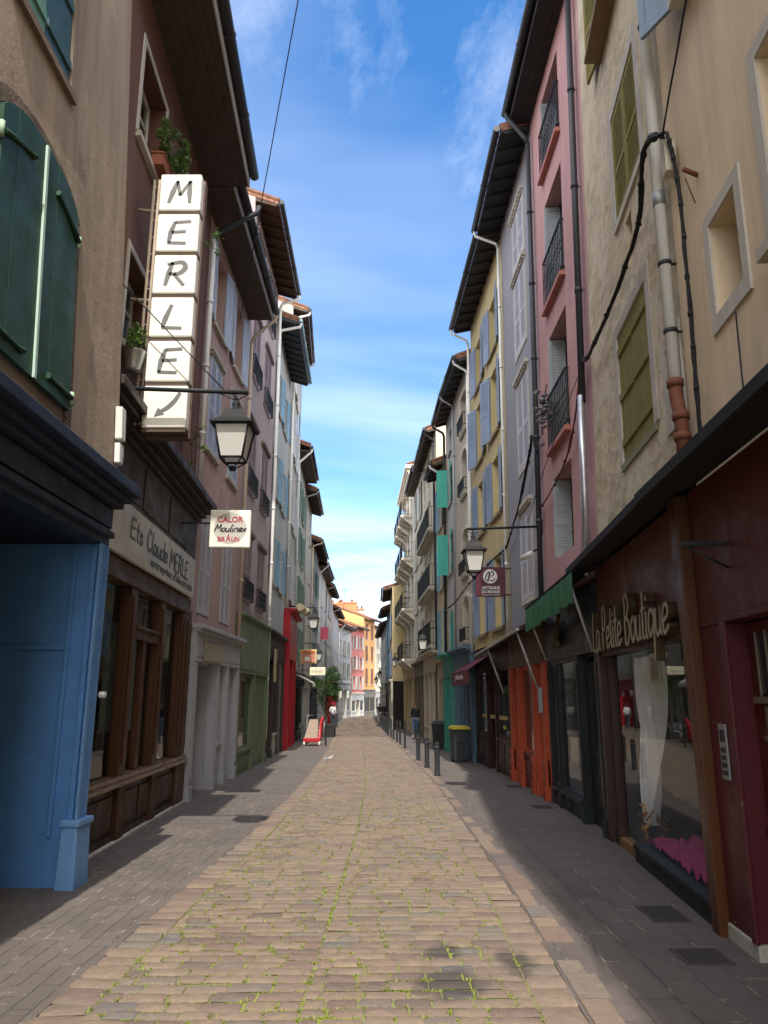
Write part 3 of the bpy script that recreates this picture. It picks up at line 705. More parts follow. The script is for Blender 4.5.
# pavements
def paver(name,c1,c2,bw,bh,mort,seed):
    m,nt,b,_=new_mat(name); v=coord(nt,(1,1,1),(0,0,PI/2)); vv=coord(nt)
    wn=N(nt,'ShaderNodeTexNoise'); wn.inputs['Scale'].default_value=1.7; wn.inputs['Detail'].default_value=3; nt.links.new(v,wn.inputs['Vector'])
    wadd=N(nt,'ShaderNodeVectorMath',operation='MULTIPLY_ADD'); nt.links.new(wn.outputs['Color'],wadd.inputs[0]); wadd.inputs[1].default_value=(.05,.05,0); nt.links.new(v,wadd.inputs[2])
    br=N(nt,'ShaderNodeTexBrick'); br.inputs['Scale'].default_value=1; br.inputs['Brick Width'].default_value=bw; br.inputs['Row Height'].default_value=bh; br.inputs['Mortar Size'].default_value=mort; br.inputs['Mortar Smooth'].default_value=.3; br.inputs['Bias'].default_value=-.1
    br.inputs['Color1'].default_value=(*c1,1); br.inputs['Color2'].default_value=(*c2,1); br.inputs['Mortar'].default_value=(.035,.03,.027,1); br.offset=.5; br.offset_frequency=2
    nt.links.new(wadd.outputs[0],br.inputs['Vector'])
    n1=noise_n(nt,vv,.8,6,.65); n2=noise_n(nt,vv,22,5,.75); n3=noise_n(nt,vv,3.5,6,.7)
    c=mixc(nt,.5,br.outputs['Color'],mixc(nt,n2,sc(c1,.55),sc(c2,1.35)))
    c=mixc(nt,ramp(nt,n1,[(.4,0),(.75,.6)]),c,sc(c1,.75))
    c=mixc(nt,ramp(nt,n3,[(.58,0),(.72,.6)]),c,sc(c2,1.5))
    c=mixc(nt,ramp(nt,br.outputs['Fac'],[(0,0),(1,.75)]),c,(.04,.035,.03))
    lf=noise_n(nt,coord(nt,(2,2,2)),1.9,4,.7); lm=N(nt,'ShaderNodeMath',operation='MULTIPLY'); nt.links.new(br.outputs['Fac'],lm.inputs[0]); nt.links.new(ramp(nt,lf,[(.50,0),(.60,.95)]),lm.inputs[1])
    c=mixc(nt,lm.outputs[0],c,(.34,.29,.23))
    vo=N(nt,'ShaderNodeTexVoronoi'); vo.inputs['Scale'].default_value=2.6; nt.links.new(vv,vo.inputs['Vector'])
    c=mixc(nt,ramp(nt,vo.outputs['Distance'],[(.045,.75),(.075,0)]),c,(.055,.05,.047)); vo2=N(nt,'ShaderNodeTexVoronoi'); vo2.inputs['Scale'].default_value=4.1; nt.links.new(vv,vo2.inputs['Vector'])
    c=mixc(nt,ramp(nt,vo2.outputs['Distance'],[(.03,.7),(.05,0)]),c,(.26,.235,.21))
    st=noise_n(nt,coord(nt,(.5,.25,1)),2.3,5,.7); c=mixc(nt,ramp(nt,st,[(.55,0),(.75,.3)]),c,(.05,.043,.04))
    nt.links.new(c,b.inputs['Base Color']); nt.links.new(ramp(nt,n3,[(.3,.6),(.7,.9)]),b.inputs['Roughness'])
    iv=N(nt,'ShaderNodeMath',operation='MULTIPLY_ADD'); nt.links.new(br.outputs['Fac'],iv.inputs[0]); iv.inputs[1].default_value=-1.2; nt.links.new(n2,iv.inputs[2]); bump(nt,b,iv.outputs[0],.55,.012)
    return m
PAVL=paver('paver_blocks',(.102,.083,.069),(.14,.115,.096),.36,.125,.005,1); PAVR=paver('paver_slabs',(.096,.078,.068),(.128,.104,.09),.62,.24,.005,2)
mb=MB(); vs,fs=strip(lambda y:-9,lambda y:lerp_tab(ROADL,y)+.012,-6,101,.7,.004,6); mb.add(vs,fs); tag(mb.build('pavement',PAVL,recalc=False),kind='structure')
mb=MB(); vs,fs=strip(lambda y:lerp_tab(ROADR,y)-.006,lambda y:9,-6,101,.7,.004,6); mb.add(vs,fs); tag(mb.build('pavement',PAVR,recalc=False),kind='structure')
# pale edging slabs scattered along the right edge
mb=MB(); y=3.5; rr=random.Random(8)
while y<40:
    d=rr.uniform(.22,.6)
    if rr.random()<.75:
        x0=lerp_tab(ROADR,y)+.012+rr.uniform(0,.02); x1=x0+rr.uniform(.12,.2); mb.hexa([(x0,y,gz(y)),(x1,y,gz(y)),(lerp_tab(ROADR,y+d)+.015+x1-x0,y+d-.012,gz(y+d)),(lerp_tab(ROADR,y+d)+.015,y+d-.012,gz(y+d))]+[(x0,y,gz(y)+.010),(x1,y,gz(y)+.010),(lerp_tab(ROADR,y+d)+.015+x1-x0,y+d-.012,gz(y+d)+.010),(lerp_tab(ROADR,y+d)+.015,y+d-.012,gz(y+d)+.010)])
    y+=d
tag(mb.build('kerb',COBBLE),kind='structure')
# ================================================================== LEFT SIDE, NEAR
G_H='old town houses lining the street'
BLUE=(.085,.20,.42)
STGREEN=paint((.016,.056,.030),.4,.35,'painted_shutter',(10,10,.5)); STTEAL=paint((.035,.085,.095),.4,.3,'painted_shutter'); STMINT_LIT=paint((.12,.26,.19),.45,.3,'painted_shutter')
FL0=Fac((-2.50,-3),(-2.59,7.45),.054)
w0=stucco((.34,.265,.195),.85,.35)
L0=house('tall brown-grey stucco house at the left edge with big arched green shutters',FL0,3.58,13.5,w0,[
  dict(r=(4.78,5.84,7.06,8.9),sh=('closed2',STMINT_LIT,STTEAL),shn=-.03,ang=(0,0),style='board',sill=stucco((.16,.115,.08),.5,.4),silln=.05,sur=stucco((.2,.15,.105),.5,.4),surw=.1),  # left leaf coloured lighter for the light falling on its face
  dict(r=(1.2,2.4,7.06,8.9),sh=('closed',STTEAL),shn=-.03,style='board',sur=STONE)],gd=2.3,low=-.45,roof=dict(kind='flat',over=.35,slope=.3))
# arched pair of shutters on the first floor
def arched_leaf(side):
    mb=MB(); F=FL0; c=5.33; hw=.70; z0=3.95; za=5.74; rise=.33; n=.03; ns=10
    def top(s): t=(s-c)/hw; return za+rise*math.sqrt(max(0,1-t*t*.92))
    a,b=(c-hw,c-.012) if side<0 else (c+.012,c+hw)
    k=12
    for i in range(k):
        s0=a+(b-a)*i/k+(.003 if i%4==0 else 0); s1=a+(b-a)*(i+1)/k
        P=F.P; t=.036+.003*((i//4)%2)
        mb.hexa([P(s0,n,z0),P(s1,n,z0),P(s1,n+t,z0),P(s0,n+t,z0),P(s0,n,top(s0)),P(s1,n,top(s1)),P(s1,n+t,top(s1)),P(s0,n+t,top(s0))])
    lf=mb.build('shutter',STGREEN,L0)
    hx=b if side>0 else a; dd=-1 if side>0 else 1
    for zz,sl in ((z0+.12,.0),(za-.14,.24)):
        pts=[F.P(hx+dd*q*.48,n+.052,zz+sl*q-.08*q*q*(sl>0)) for q in (0,.3,.6,.9,1)]
        h=MB(); h.tube(pts,[.022,.018,.014,.016,.03],6); h.build('strap_hinge',STGREEN,lf)
    for zz in (z0+.12,za-.14): g=MB(); g.tube([F.P(hx+.02*-dd,n+.04,zz-.06),F.P(hx+.02*-dd,n+.04,zz+.06)],.022,8); g.build('hinge_pin',paint((.30,.42,.28),.5,.3),lf)
arched_leaf(-1); arched_leaf(1)
mb=MB(); mb.fbox(FL0,5.312,5.348,.066,.085,3.95,6.04); mb.build('cover_strip',paint((.42,.55,.47),.4,.3),L0)
mb=MB(); ns=14; hw=.73; 
for i in range(ns):
    q=[]
    for t in (i/ns,(i+1)/ns):
        x=-1+2*t
        for k,(hh,rs) in enumerate(((.715,.34),(.86,.47))): q.append((5.33+hh*x, 5.74+rs*math.sqrt(max(0,1-x*x*.92))))
    (a,b2),(c2,d2)=q[0],q[1]; (e,f2),(g2,h2)=q[2],q[3]
    for n0,n1 in ((-.02,.022),):
        P=FL0.P; mb.hexa([P(a,n0,b2),P(e,n0,f2),P(g2,n0,h2),P(c2,n0,d2),P(a,n1,b2),P(e,n1,f2),P(g2,n1,h2),P(c2,n1,d2)])
for s0,s1 in ((4.47,4.615),(6.045,6.19)):
    z=3.6
    while z<5.8: mb.fbox(FL0,s0,s1,-.02,.02,z,min(z+.3,5.84)); z+=.31
mb.build('surround',rubble((.17,.125,.085),(.12,.085,.055)),L0)
# blue shopfront with a deep recess
FB=Fac((-2.70,-3),(-2.80,7.4),0,0,-1,False,True)
S=thing('shopfront','blue painted shopfront with a deep dark recess and worn stone post base','shopfront',(-2.8,7.3,gz(7.3)),'painted wooden shopfronts')
bl=paint((.095,.25,.56),.45,.5,'painted_wood',(5,5,.6)); nav=paint((.020,.032,.062),.4,.2); bchip=paint((.15,.32,.60),.5,.4,'painted_wood',(5,5,.8),(.55,.53,.47))
mb=MB(); mb.fbox(FB,-3,7.41,-.22,-.001,3.02,3.42); mb.fbox(FB,-3,7.41,-.2,.05,3.10,3.16); mb.fbox(FB,-3,7.40,-.001,.02,3.2,3.4); mb.build('fascia',nav,S,bevel=.006)
mb=MB(); mb.fbox(FB,-3,7.47,-.2,.10,3.42,3.48); mb.fbox(FB,-3,7.49,-.2,.17,3.481,3.54); mb.fbox(FB,-3,7.52,-.2,.26,3.541,3.645); mb.build('cornice',nav,S,bevel=.01)
mb=MB(); mb.fbox(FB,7.27,7.40,-2.2,-.001,-.14,3.02)
mb.build('side_wall',bl,S)
mb=MB(); mb.fbox(FB,4.8,5.2,-2.2,-.001,-.14,3.02); mb.fbox(FB,5.201,5.85,-2.2,-.36,-.14,3.02); mb.build('pier_light_block',nav,S,bevel=.01)  # unseen jamb and box, added to keep skylight out of the recess
mb=MB()
for n0,n1 in ((-.10,-.05),(-.28,-.24)): mb.fbox(FB,7.235,7.269,n0,n1,.42,3.0)
mb.fbox(FB,7.24,7.268,-1.9,-.281,2.02,2.07); mb.build('moulding',bl,S,bevel=.006)
mb=MB(); mb.fbox(FB,7.401,7.47,-.16,-.01,.5,3.02); mb.fbox(FB,7.20,7.268,-.02,.001,.44,3.02); mb.build('pilaster',bchip,S,bevel=.008)
mb=MB(); P=FB.P; mb.hexa([P(7.17,-.14,-.02),P(7.53,-.14,-.02),P(7.53,.035,-.02),P(7.17,.035,-.02),P(7.18,-.13,.50),P(7.51,-.13,.50),P(7.51,.02,.50),P(7.18,.02,.50)]); mb.fbox(FB,7.165,7.535,-.14,.042,.501,.56); mb.build('post_base',bchip,S,bevel=.015)
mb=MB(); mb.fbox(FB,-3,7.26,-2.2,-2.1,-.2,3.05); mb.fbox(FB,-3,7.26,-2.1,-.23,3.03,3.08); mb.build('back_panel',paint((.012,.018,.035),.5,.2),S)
mb=MB(); mb.lathe(FB.P(7.5,.03,1.62),[(.0,-.03),(.03,-.028),(.045,0),(.03,.03)],10); tag(mb.build('door_bell',WHITEP),'small round white bell beside the blue post','bell')
for k,(za,zb,q) in enumerate(((4.14,4.5,.085),(3.88,4.10,.07))):
    mb=MB(); mb.fbox(FL0,7.30,7.43,.01,q,za,zb); o=tag(mb.build('meter_box',paint((.62,.62,.58),.45,.3),bevel=.012),('larger upper white meter box on the stucco corner by the lantern','smaller lower white meter box on the stucco corner by the lantern')[k],'meter box','white meter boxes')
cable('thin black cable running down beside the white meter boxes',[FL0.P(7.36,.05,4.12),FL0.P(7.40,.07,3.9),FL0.P(7.42,.04,3.7)],.006)

# ---- brown-red house with the electrician's shop
FL1=Fac((-3.2,7.45),(-3.5,13.2))
w1=stucco((.13,.058,.038),.35,.3)
wf=dict(dep=.24,fm=WHITEP,sur=paint((.50,.47,.42),.6,.4),surw=.09,sill=STONE)
L1=house('brown-red stucco house with wide boarded eaves behind the tall letter sign',FL1,4.96,11.0,w1,[
 dict(r=(8.3,9.5,8.72,10.15),**wf),dict(r=(10.7,11.9,8.72,10.15),**wf),dict(r=(8.4,9.5,5.8,7.08),glass=dark_glass((.02,.05,.11)),**wf),dict(r=(10.7,11.9,5.8,7.08),**wf)],
 gd=2.4,roof=dict(kind='flat',over=.85,slope=.3,fm=paint((.55,.55,.55),.5,.2),gr=.085),roofs=(7.45,12.3),pipes=((13.1,PIPEW,4.9,.05),),neck=IRON)
FM=FL1.shop(0.0); br=paint((.066,.026,.010),.4,.45,'varnished_wood',(12,12,.7)); brd=paint((.050,.026,.014),.4,.3,'varnished_wood',(12,12,.7)); dk=paint((.030,.020,.014),.45,.3,'varnished_wood')
S=thing('shopfront','varnished brown wooden electrician shopfront with painted cream sign board','shopfront',(-3.35,10.3,gz(10.3)),'painted wooden shopfronts')
mb=MB(); mb.fbox(FM,7.5,13.35,-.1,.06,3.88,4.62); 
for q in (8.9,10.4,11.9): mb.fbox(FM,q-.7,q+.65,.0601,.075,3.96,4.54)
mb.build('fascia',paint((.06,.040,.026),.5,.3,'varnished_wood',(1.5,1.5,4)),S,bevel=.006)
mb=MB(); P=FM.P
for z0_,z1_,n in ((4.62,4.70,.12),(4.701,4.78,.20),(4.781,4.84,.30),(4.841,4.955,.38)): mb.fbox(FM,7.48,13.42+n*.2,-.1,n,z0_,z1_)
mb.build('cornice',dk,S,bevel=.012)
mb=MB(); mb.fbox(FM,8.05,13.12,.055,.11,3.18,3.86); sb=mb.build('sign_board',paint((.44,.40,.31),.35,.35,'painted_board',(3,3,1)),S,bevel=.006)
INK=plain((.018,.016,.014),.5,'sign_ink')
u=Vector((FL1.d.x,FL1.d.y,0)); zv=Vector((0,0,1))
mb=MB(); script_on(mb,'Ets',FM.P(9.05,.1115,3.46),u,zv,.62,.27,.19,.004); script_on(mb,'Claude',FM.P(9.85,.1115,3.45),u,zv,1.2,.29,.19,.004); script_on(mb,'MERLE',FM.P(11.2,.1115,3.42),u,zv,1.35,.30,.19,.004)
text_on(mb,"entreprise d'électricité",FM.P(10.1,.1115,3.235),u,zv,2.85,.16,.003); mb.build('lettering',INK,sb)
mb=MB(); 
pts=[FM.P(10.2+.42*math.cos(2*PI*k/24),.1105,3.52+.30*math.sin(2*PI*k/24)) for k in range(24)]; mb.add(pts,[tuple(range(24))]); mb.build('emblem',plain((.36,.36,.30),.5),sb)
mb=MB(); mb.fbox(FM,7.5,13.25,-.08,.05,2.98,3.17); mb.fbox(FM,7.5,13.25,-.08,.09,2.9,2.979); mb.build('lintel',br,S,bevel=.008)
for a,b2 in ((7.55,7.75),(9.5,9.78),(11.1,11.36),(12.62,12.86),(12.9,13.3)):
    mb=MB(); mb.fbox(FM,a,b2,-.08,.07,.72,2.899); mb.fbox(FM,a+.05,b2-.05,.0701,.09,.85,2.8); mb.fbox(FM,a-.02,b2+.02,-.08,.10,.02,.60); mb.build('pilaster',br,S,bevel=.008)
for k,(a,b2) in enumerate(((7.75,9.5),(9.78,11.1),(11.36,12.62))):
    mb=MB(); mb.fbox(FM,a,a+.05,-.06,.02,.72,2.9); mb.fbox(FM,b2-.05,b2,-.06,.02,.72,2.9)
    if k==1:
        mb.fbox(FM,a+.05,b2-.05,-.06,.06,2.30,2.42); mb.fbox(FM,(a+b2)/2-.09,(a+b2)/2+.09,-.06,.03,.72,2.3); mb.fbox(FM,a+.05,b2-.05,-.06,.09,2.421,2.46)
    w_=mb.build('window',br,S,bevel=.005); p=MB(); p.quad(FM.P(a+.05,-.03,.72),FM.P(b2-.05,-.03,.72),FM.P(b2-.05,-.03,2.9),FM.P(a+.05,-.03,2.9)); p.build('pane',GLASS,w_,recalc=False)
mb=MB(); mb.fbox(FM,7.5,13.35,-.08,.14,.61,.66); mb.fbox(FM,7.5,13.35,-.08,.10,.661,.715); mb.build('sill',paint((.16,.10,.06),.2,.35,'varnished_wood'),S,bevel=.008)
mb=MB(); mb.fbox(FM,7.5,13.35,-.08,.04,-.1,.609); mb.fbox(FM,7.5,13.35,.041,.065,-.1,.09)
for a,b2 in ((7.75,9.35),(9.85,10.45),(10.55,11.05),(11.42,12.55)): mb.fbox(FM,a,b2,.0401,.07,.16,.52)
mb.build('stall_riser',brd,S,bevel=.008)
mb=MB(); mb.fbox(FM,7.5,13.4,-.05,.12,-.12,.03); mb.build('plinth',CONC,S,bevel=.01)
for nm,lab,cat_,a,b2,n,z0_,z1_,mt in (('poster','yellow paper poster behind the electrician shop glass','poster',9.95,10.35,-.12,.95,1.45,plain((.5,.42,.04))),('cupboard','pale teal louvred cupboard inside the electrician shop window','cupboard',11.5,12.2,-.5,1.0,2.6,paint((.20,.38,.38),.5,.2)),
   ('price_card','white price card standing in the electrician shop window','card',10.1,10.4,-.1,.73,1.0,WHITEP),('display_box','dark teal box inside the electrician shop window','box',8.3,9.0,-.9,.3,1.3,plain((.02,.07,.09)))):
    mb=MB(); mb.fbox(FL1,a,b2,n-.05 if nm in('poster','price_card') else n-.35,n,z0_,z1_)
    if nm=='cupboard':
        for q in range(5): mb.fbox(FL1,a+.12,b2-.12,n+.001,n+.012,1.55+q*.05,1.57+q*.05)
        mb.fbox(FL1,(a+b2)/2-.005,(a+b2)/2+.005,n+.001,n+.01,1.05,1.5)
    tag(mb.build(nm,mt,bevel=.005),lab,cat_)
# vertical letter sign
S=thing('light_box_sign','tall vertical sign of six cream boxes with grey brush letters and an arrow','sign',(-2.9,8.5,4.65),'projecting shop signs')
cream=paint((.84,.80,.70),.35,.12,'sign_plastic',(2,2,2)); GREYI=plain((.13,.13,.13),.55,'sign_ink'); edge=paint((.52,.45,.33),.5,.5)
mb=MB(); mb.box(-2.93,-2.385,8.62,8.72,4.60,8.24); mb.build('backing',paint((.11,.06,.04),.6,.4),S)
for i,chh in enumerate('MERLE>'):
    z1=8.22-i*.598; z0=z1-.548
    bx=MB(); bx.box(-2.94,-2.40,8.45,8.62,z0,z1); bo=bx.build('letter_box',cream,S,bevel=.022)
    fr=MB()
    for zz in (z0-.022,): fr.box(-2.935,-2.405,8.47,8.63,zz-.026,zz+.020)
    fr.build('seam',paint((.09,.06,.045),.6,.4),bo)
    t=MB(); uX_=Vector((1,0,0)); ux,uy=Vector((1,0,0)),Vector((0,0,1)); O=Vector((-2.82,8.4485,z0+.11)); nn=Vector((0,-1,0))
    if chh=='>':
        stroke(t,[(.33,.34),(.27,.235),(.19,.15),(.10,.09)],.06,O,ux,uy,nn,.003,0,.3)
        t.add([O+uX_*.03+uy*.03+nn*.004,O+uX_*.155+uy*.06+nn*.004,O+uX_*.075+uy*.15+nn*.004],[(0,1,2)])
    else:
        script_on(t,chh,O,ux,uy,.29,.33,.21,.003,0,.12,.4)
    t.build('lettering',GREYI,bo)
mb=MB()
for x in (-3.05,-2.985): mb.tube([(x,8.55,4.75),(x,8.55,8.2)],.02,6)
for i in range(14): mb.tube([(-3.05,8.55,4.85+i*.25),(-2.93,8.6,4.85+i*.25)],.010,5)
for z in (5.0,6.45,7.75): mb.tube([(-3.24,8.55,z),(-2.93,8.6,z)],.022,6)
mb.build('mounting_frame',paint((.42,.33,.25),.6,.5,'painted_metal'),S)
LEAF=leaf_mat((.035,.075,.015),(.10,.17,.03))
def planter(name,label,c,kind,rad,n,seed):
    r=thing(name,label,'flower pot',c,'potted plants on the brown-red house'); rr=random.Random(seed); mb=MB()
    if kind=='box':
        F=FL1; s=c[1]; mb.fbox(F,s-.28,s+.28,.03,.20,c[2],c[2]+.19); mb.fbox(F,s-.3,s+.3,.02,.215,c[2]+.17,c[2]+.20); mb.build('trough',paint((.26,.09,.045),.6,.3,'terracotta'),r,bevel=.01)
    else:
        mb.lathe(c,[(.09,0),(.10,.02),(.145,.24),(.155,.25),(.13,.25),(.12,.2)],14); mb.build('bucket',metal((.52,.54,.54),.35,.75,'galvanised_steel'),r)
        h=MB(); h.tube([(c[0]-.145,c[1],c[2]+.23),(c[0]-.1,c[1],c[2]+.42),(c[0],c[1],c[2]+.5),(c[0]+.1,c[1],c[2]+.42),(c[0]+.145,c[1],c[2]+.23)],.006,5); h.build('handle',IRON,r)
    mb=MB(); top=Vector((c[0]+(.1 if kind=='box' else 0),c[1],c[2]+.26))
    for _ in range(16):
        e=top+Vector((rr.uniform(-.2,.3)*rad*2,rr.uniform(-1,1)*rad*1.5,rr.uniform(.05,1.2)*rad*1.5)); mb.tube([top+(e-top)*.1,top.lerp(e,.6)+Vector((0,0,.05)),e],.004,4)
        leaves(mb,e,.09,n,.035,rr,1,.0)
    mb.build('foliage',LEAF,r,recalc=False)
    return r
planter('flower_pot','terracotta window box with bright green trailing plant above the letter sign',tuple(FL1.P(9.15,.12,8.72)),'box',.26,55,4)
planter('flower_pot','galvanised bucket of grassy plant hanging under the lower window',tuple(FL1.P(8.45,.16,5.42)),'bucket',.17,26,6)
rr=random.Random(21)
for lab,c,n in (('small green weed growing on the wall beside the second sign box',(-2.33,8.75,7.35),60),('straggly green weed growing under the letter sign',(-2.55,9.3,4.75),90)):
    mb=MB()
    for _ in range(8):
        e=Vector(c)+Vector((rr.uniform(-.14,.14),rr.uniform(-.1,.1),rr.uniform(-.25,.25))); mb.tube([c,e],.004,4); leaves(mb,e,.06,n//8,.03,rr,1,0)
    tag(mb.build('wall_weed',LEAF,recalc=False),lab,'plant')
mb=MB(); 
S=projecting_sign('square cream appliance sign with red and black brand lettering',FL1,12.0,.55,1.22,3.88,4.52,cream,.13,(4.3,))
ux=Vector((FL1.n.x,FL1.n.y,0)); uX=Vector((1,0,0)); nS=ux.cross(zv); RED=plain((.38,.012,.03),.45,'sign_ink'); yv=12.0-.0655
o3=FL1.P(12.0,.55,3.88); yv=o3.y-.0525
o3=FL1.P(12.0-.0675,.55,3.88); A_=lambda a,b_:o3+ux*a+zv*b_
mb=MB(); pts=[A_(.335+.27*math.cos(2*PI*k/32),.325+.27*math.sin(2*PI*k/32))-nS*.0015 for k in range(32)]; mb.add(pts,[tuple(range(32))]); mb.build('emblem',plain((.50,.47,.42),.5),S)
mb=MB(); text_on(mb,'CALOR',A_(.125,.425),ux,zv,.42,.10,.003)
text_on(mb,'BR',A_(.14,.10),ux,zv,.125,.08,.003); text_on(mb,'A',A_(.28,.10),ux,zv,.07,.125,.003); text_on(mb,'UN',A_(.365,.10),ux,zv,.13,.08,.003); mb.build('lettering',RED,S)
mb=MB(); script_on(mb,'Moulinex',A_(.08,.265),ux,zv,.52,.13,.17,.003,0,.2,.2); mb.build('lettering',INK,S)
lantern('large black lantern with cream panes on the near left wall bracket',-1.76,8.25,4.95,(-3.25,8.22,5.10),.80,.49,(-3.25,8.22,6.5),.028,.14)
cable('thin black wire strung across the sky from the left house front',[(-3.43,16.1,10.2),(-1.43,10,12.8),(.62,3.8,15.45)],.010)

# ---- pink-mauve house with grey shop
SHB=paint((.40,.45,.55),.5,.3,'painted_shutter'); SHG=paint((.42,.42,.43),.5,.4,'painted_shutter'); SHM=paint((.27,.19,.20),.5,.4,'painted_shutter')
FL2=Fac((-3.5,13.2),(-3.52,17.7)); w2=stucco((.40,.265,.235),.35,.22)
op=dict(sh=('open',SHB),sill=STONE)
L2=house('pink-mauve stucco house with pale blue shutters beside the brown-red house',FL2,2.52,11.0,w2,[
 dict(r=(13.85,14.75,8.95,10.6),**op),dict(r=(15.9,16.8,8.95,10.6),**op),
 dict(r=(13.8,14.8,6.25,8.2),sh=('closed',SHB),shn=.0,hood=STONE,sill=STONE),dict(r=(15.85,16.85,6.25,8.2),sh=('closed',SHB),shn=.0,hood=STONE,sill=STONE),
 dict(r=(13.85,14.8,3.0,4.9),sh=('closed',SHG),shn=-.02,sill=None,pane=True),dict(r=(15.85,16.8,3.0,4.9),sh=('closed',SHG),shn=-.02,sill=None,pane=True)],
 roof=dict(kind='flat',over=.6,slope=.3,fm=paint((.30,.29,.29),.5,.2),gr=.085),roofs=(12.35,17.6),pipes=((17.6,PIPEB,2.6,.045),))
GREYW=paint((.38,.38,.40),.5,.3)
S=shop('grey painted wooden shopfront with recessed door under the pink-mauve house',FL2.shop(0.02),13.35,17.65,2.62,GREYW,[('door',1.6),('win',.7),('door',.9)],fascia=.48,corn=.14,riser=.75,pil=.22,n=.13,recess=.55,transom=False)
mb=MB(); mb.fbox(FL2.shop(.02),13.9,15.6,.16,.18,2.2,2.52); mb.build('sign_board',paint((.33,.30,.22),.25,.4,'mirror_board',(4,4,1)),S)
# ---- lilac house with green shop
FL3=Fac((-3.52,17.7),(-3.58,22.7)); w3=stucco((.40,.32,.31),.3,.2)
o3_=[]
for z0_,z1_ in ((3.75,5.5),(6.6,8.5),(9.75,11.6),(12.45,14.0)):
    for s0_ in (18.2,20.45): o3_.append(dict(r=(s0_,s0_+1.25,z0_,z1_),sh=('closed',SHM),shn=-.02,sill=None,hood=paint((.2,.15,.14),.6,.4),rail=True,railh=.55,railn=.1))
house('tall lilac-grey house with mauve shutters and dark brown eaves above a green shop',FL3,3.36,14.75,w3,o3_,roof=dict(over=.62,sm=paint((.06,.032,.02),.6,.3)),pipes=((22.6,PIPEW,.2,.05),))
GRN=paint((.13,.17,.095),.45,.25); 
S=shop('olive green shopfront with clapboard panel under the lilac-grey house',FL3.shop(.02),17.75,22.6,3.3,GRN,[('win',1.1),('board',1.2)],fascia=1.2,corn=.10,riser=.5,pil=.2,n=.1,transom=False)
# ---- pale blue-grey house
FL4=Fac((-3.6,22.7),(-3.78,28.0)); w4=stucco((.40,.41,.40),.35,.25); SHL=paint((.22,.36,.46),.5,.3,'painted_shutter')
o4=[dict(r=(s,s+1.0,z,z+1.5),sh=('open',SHL),sill=STONE) for z in (5.0,7.9,10.9) for s in (23.5,25.7)]
house('narrow pale grey house with sky blue shutters and a blue-painted eave',FL4,3.4,13.9,w4,o4,roof=dict(over=.7,sm=paint((.05,.06,.07),.6,.3),gut=paint((.20,.30,.36),.5,.3)),pipes=((22.85,PIPEW,3.4,.05),))
S=shop('dark brown stone and timber shopfront left of the red shop',FL4.shop(.02),22.8,27.9,3.3,paint((.05,.04,.032),.5,.3),[('door',1),('win',1.2),('shut',1.2)],fascia=.7,riser=.6,rmat=STONE,pil=.25)
mb=MB(); mb.fbox(FL4.shop(.12),23.9,24.6,.03,.05,2.0,2.9); tag(mb.build('poster',paint((.42,.34,.2),.5,.3)),'ochre poster board on the dark brown shopfront','poster')
# ---- tall grey house, red shop
FL5=Fac((-3.78,28.0),(-4.1,33.3)); w5=stucco((.36,.345,.30),.4,.3)
o5=[dict(r=(s,s+1.05,z,z+1.75),sh=('open',SHG),sill=STONE) for z in (5.2,8.3,11.3,14.2) for s in (28.8,31.3)]
house('very tall grey-beige house with dark roof end standing over the red shop',FL5,4.55,17.2,w5,o5,roof=dict(over=.6,sm=SOFFIT),pipes=((28.15,PIPEW,4.5,.05),(33.1,ZINC,.0,.05)))
REDP=paint((.36,.012,.022),.35,.15)
S=shop('bright red shopfront with tall pilasters and a brown glazed upper panel',FL5.shop(.02),28.1,32.9,4.5,REDP,[('win',1.1),('door',.8)],fascia=1.7,corn=.25,riser=.4,pil=.32,n=.22,fmat=REDP,transom=False)
mb=MB(); mb.fbox(FL5.shop(.02),28.6,32.4,.105,.13,2.95,4.3); mb.build('panel',paint((.11,.085,.07),.25,.3,'glazed_panel',(2,2,2)),S)
mb=MB()
for q in (0,1): mb.tube([FL5.P(28.9+q*1.1,.55+.12*q,4.75),FL5.P(29.9+q*1.1,.62+.12*q,4.75)],.15,12)
mb.tube([FL5.P(29.4,0,4.75),FL5.P(29.4,.5,4.75)],.02,6); tag(mb.build('rolled_sun_blind',paint((.62,.55,.36),.6,.2)),'two cream rolled blinds on a bracket above the red shop','blind')
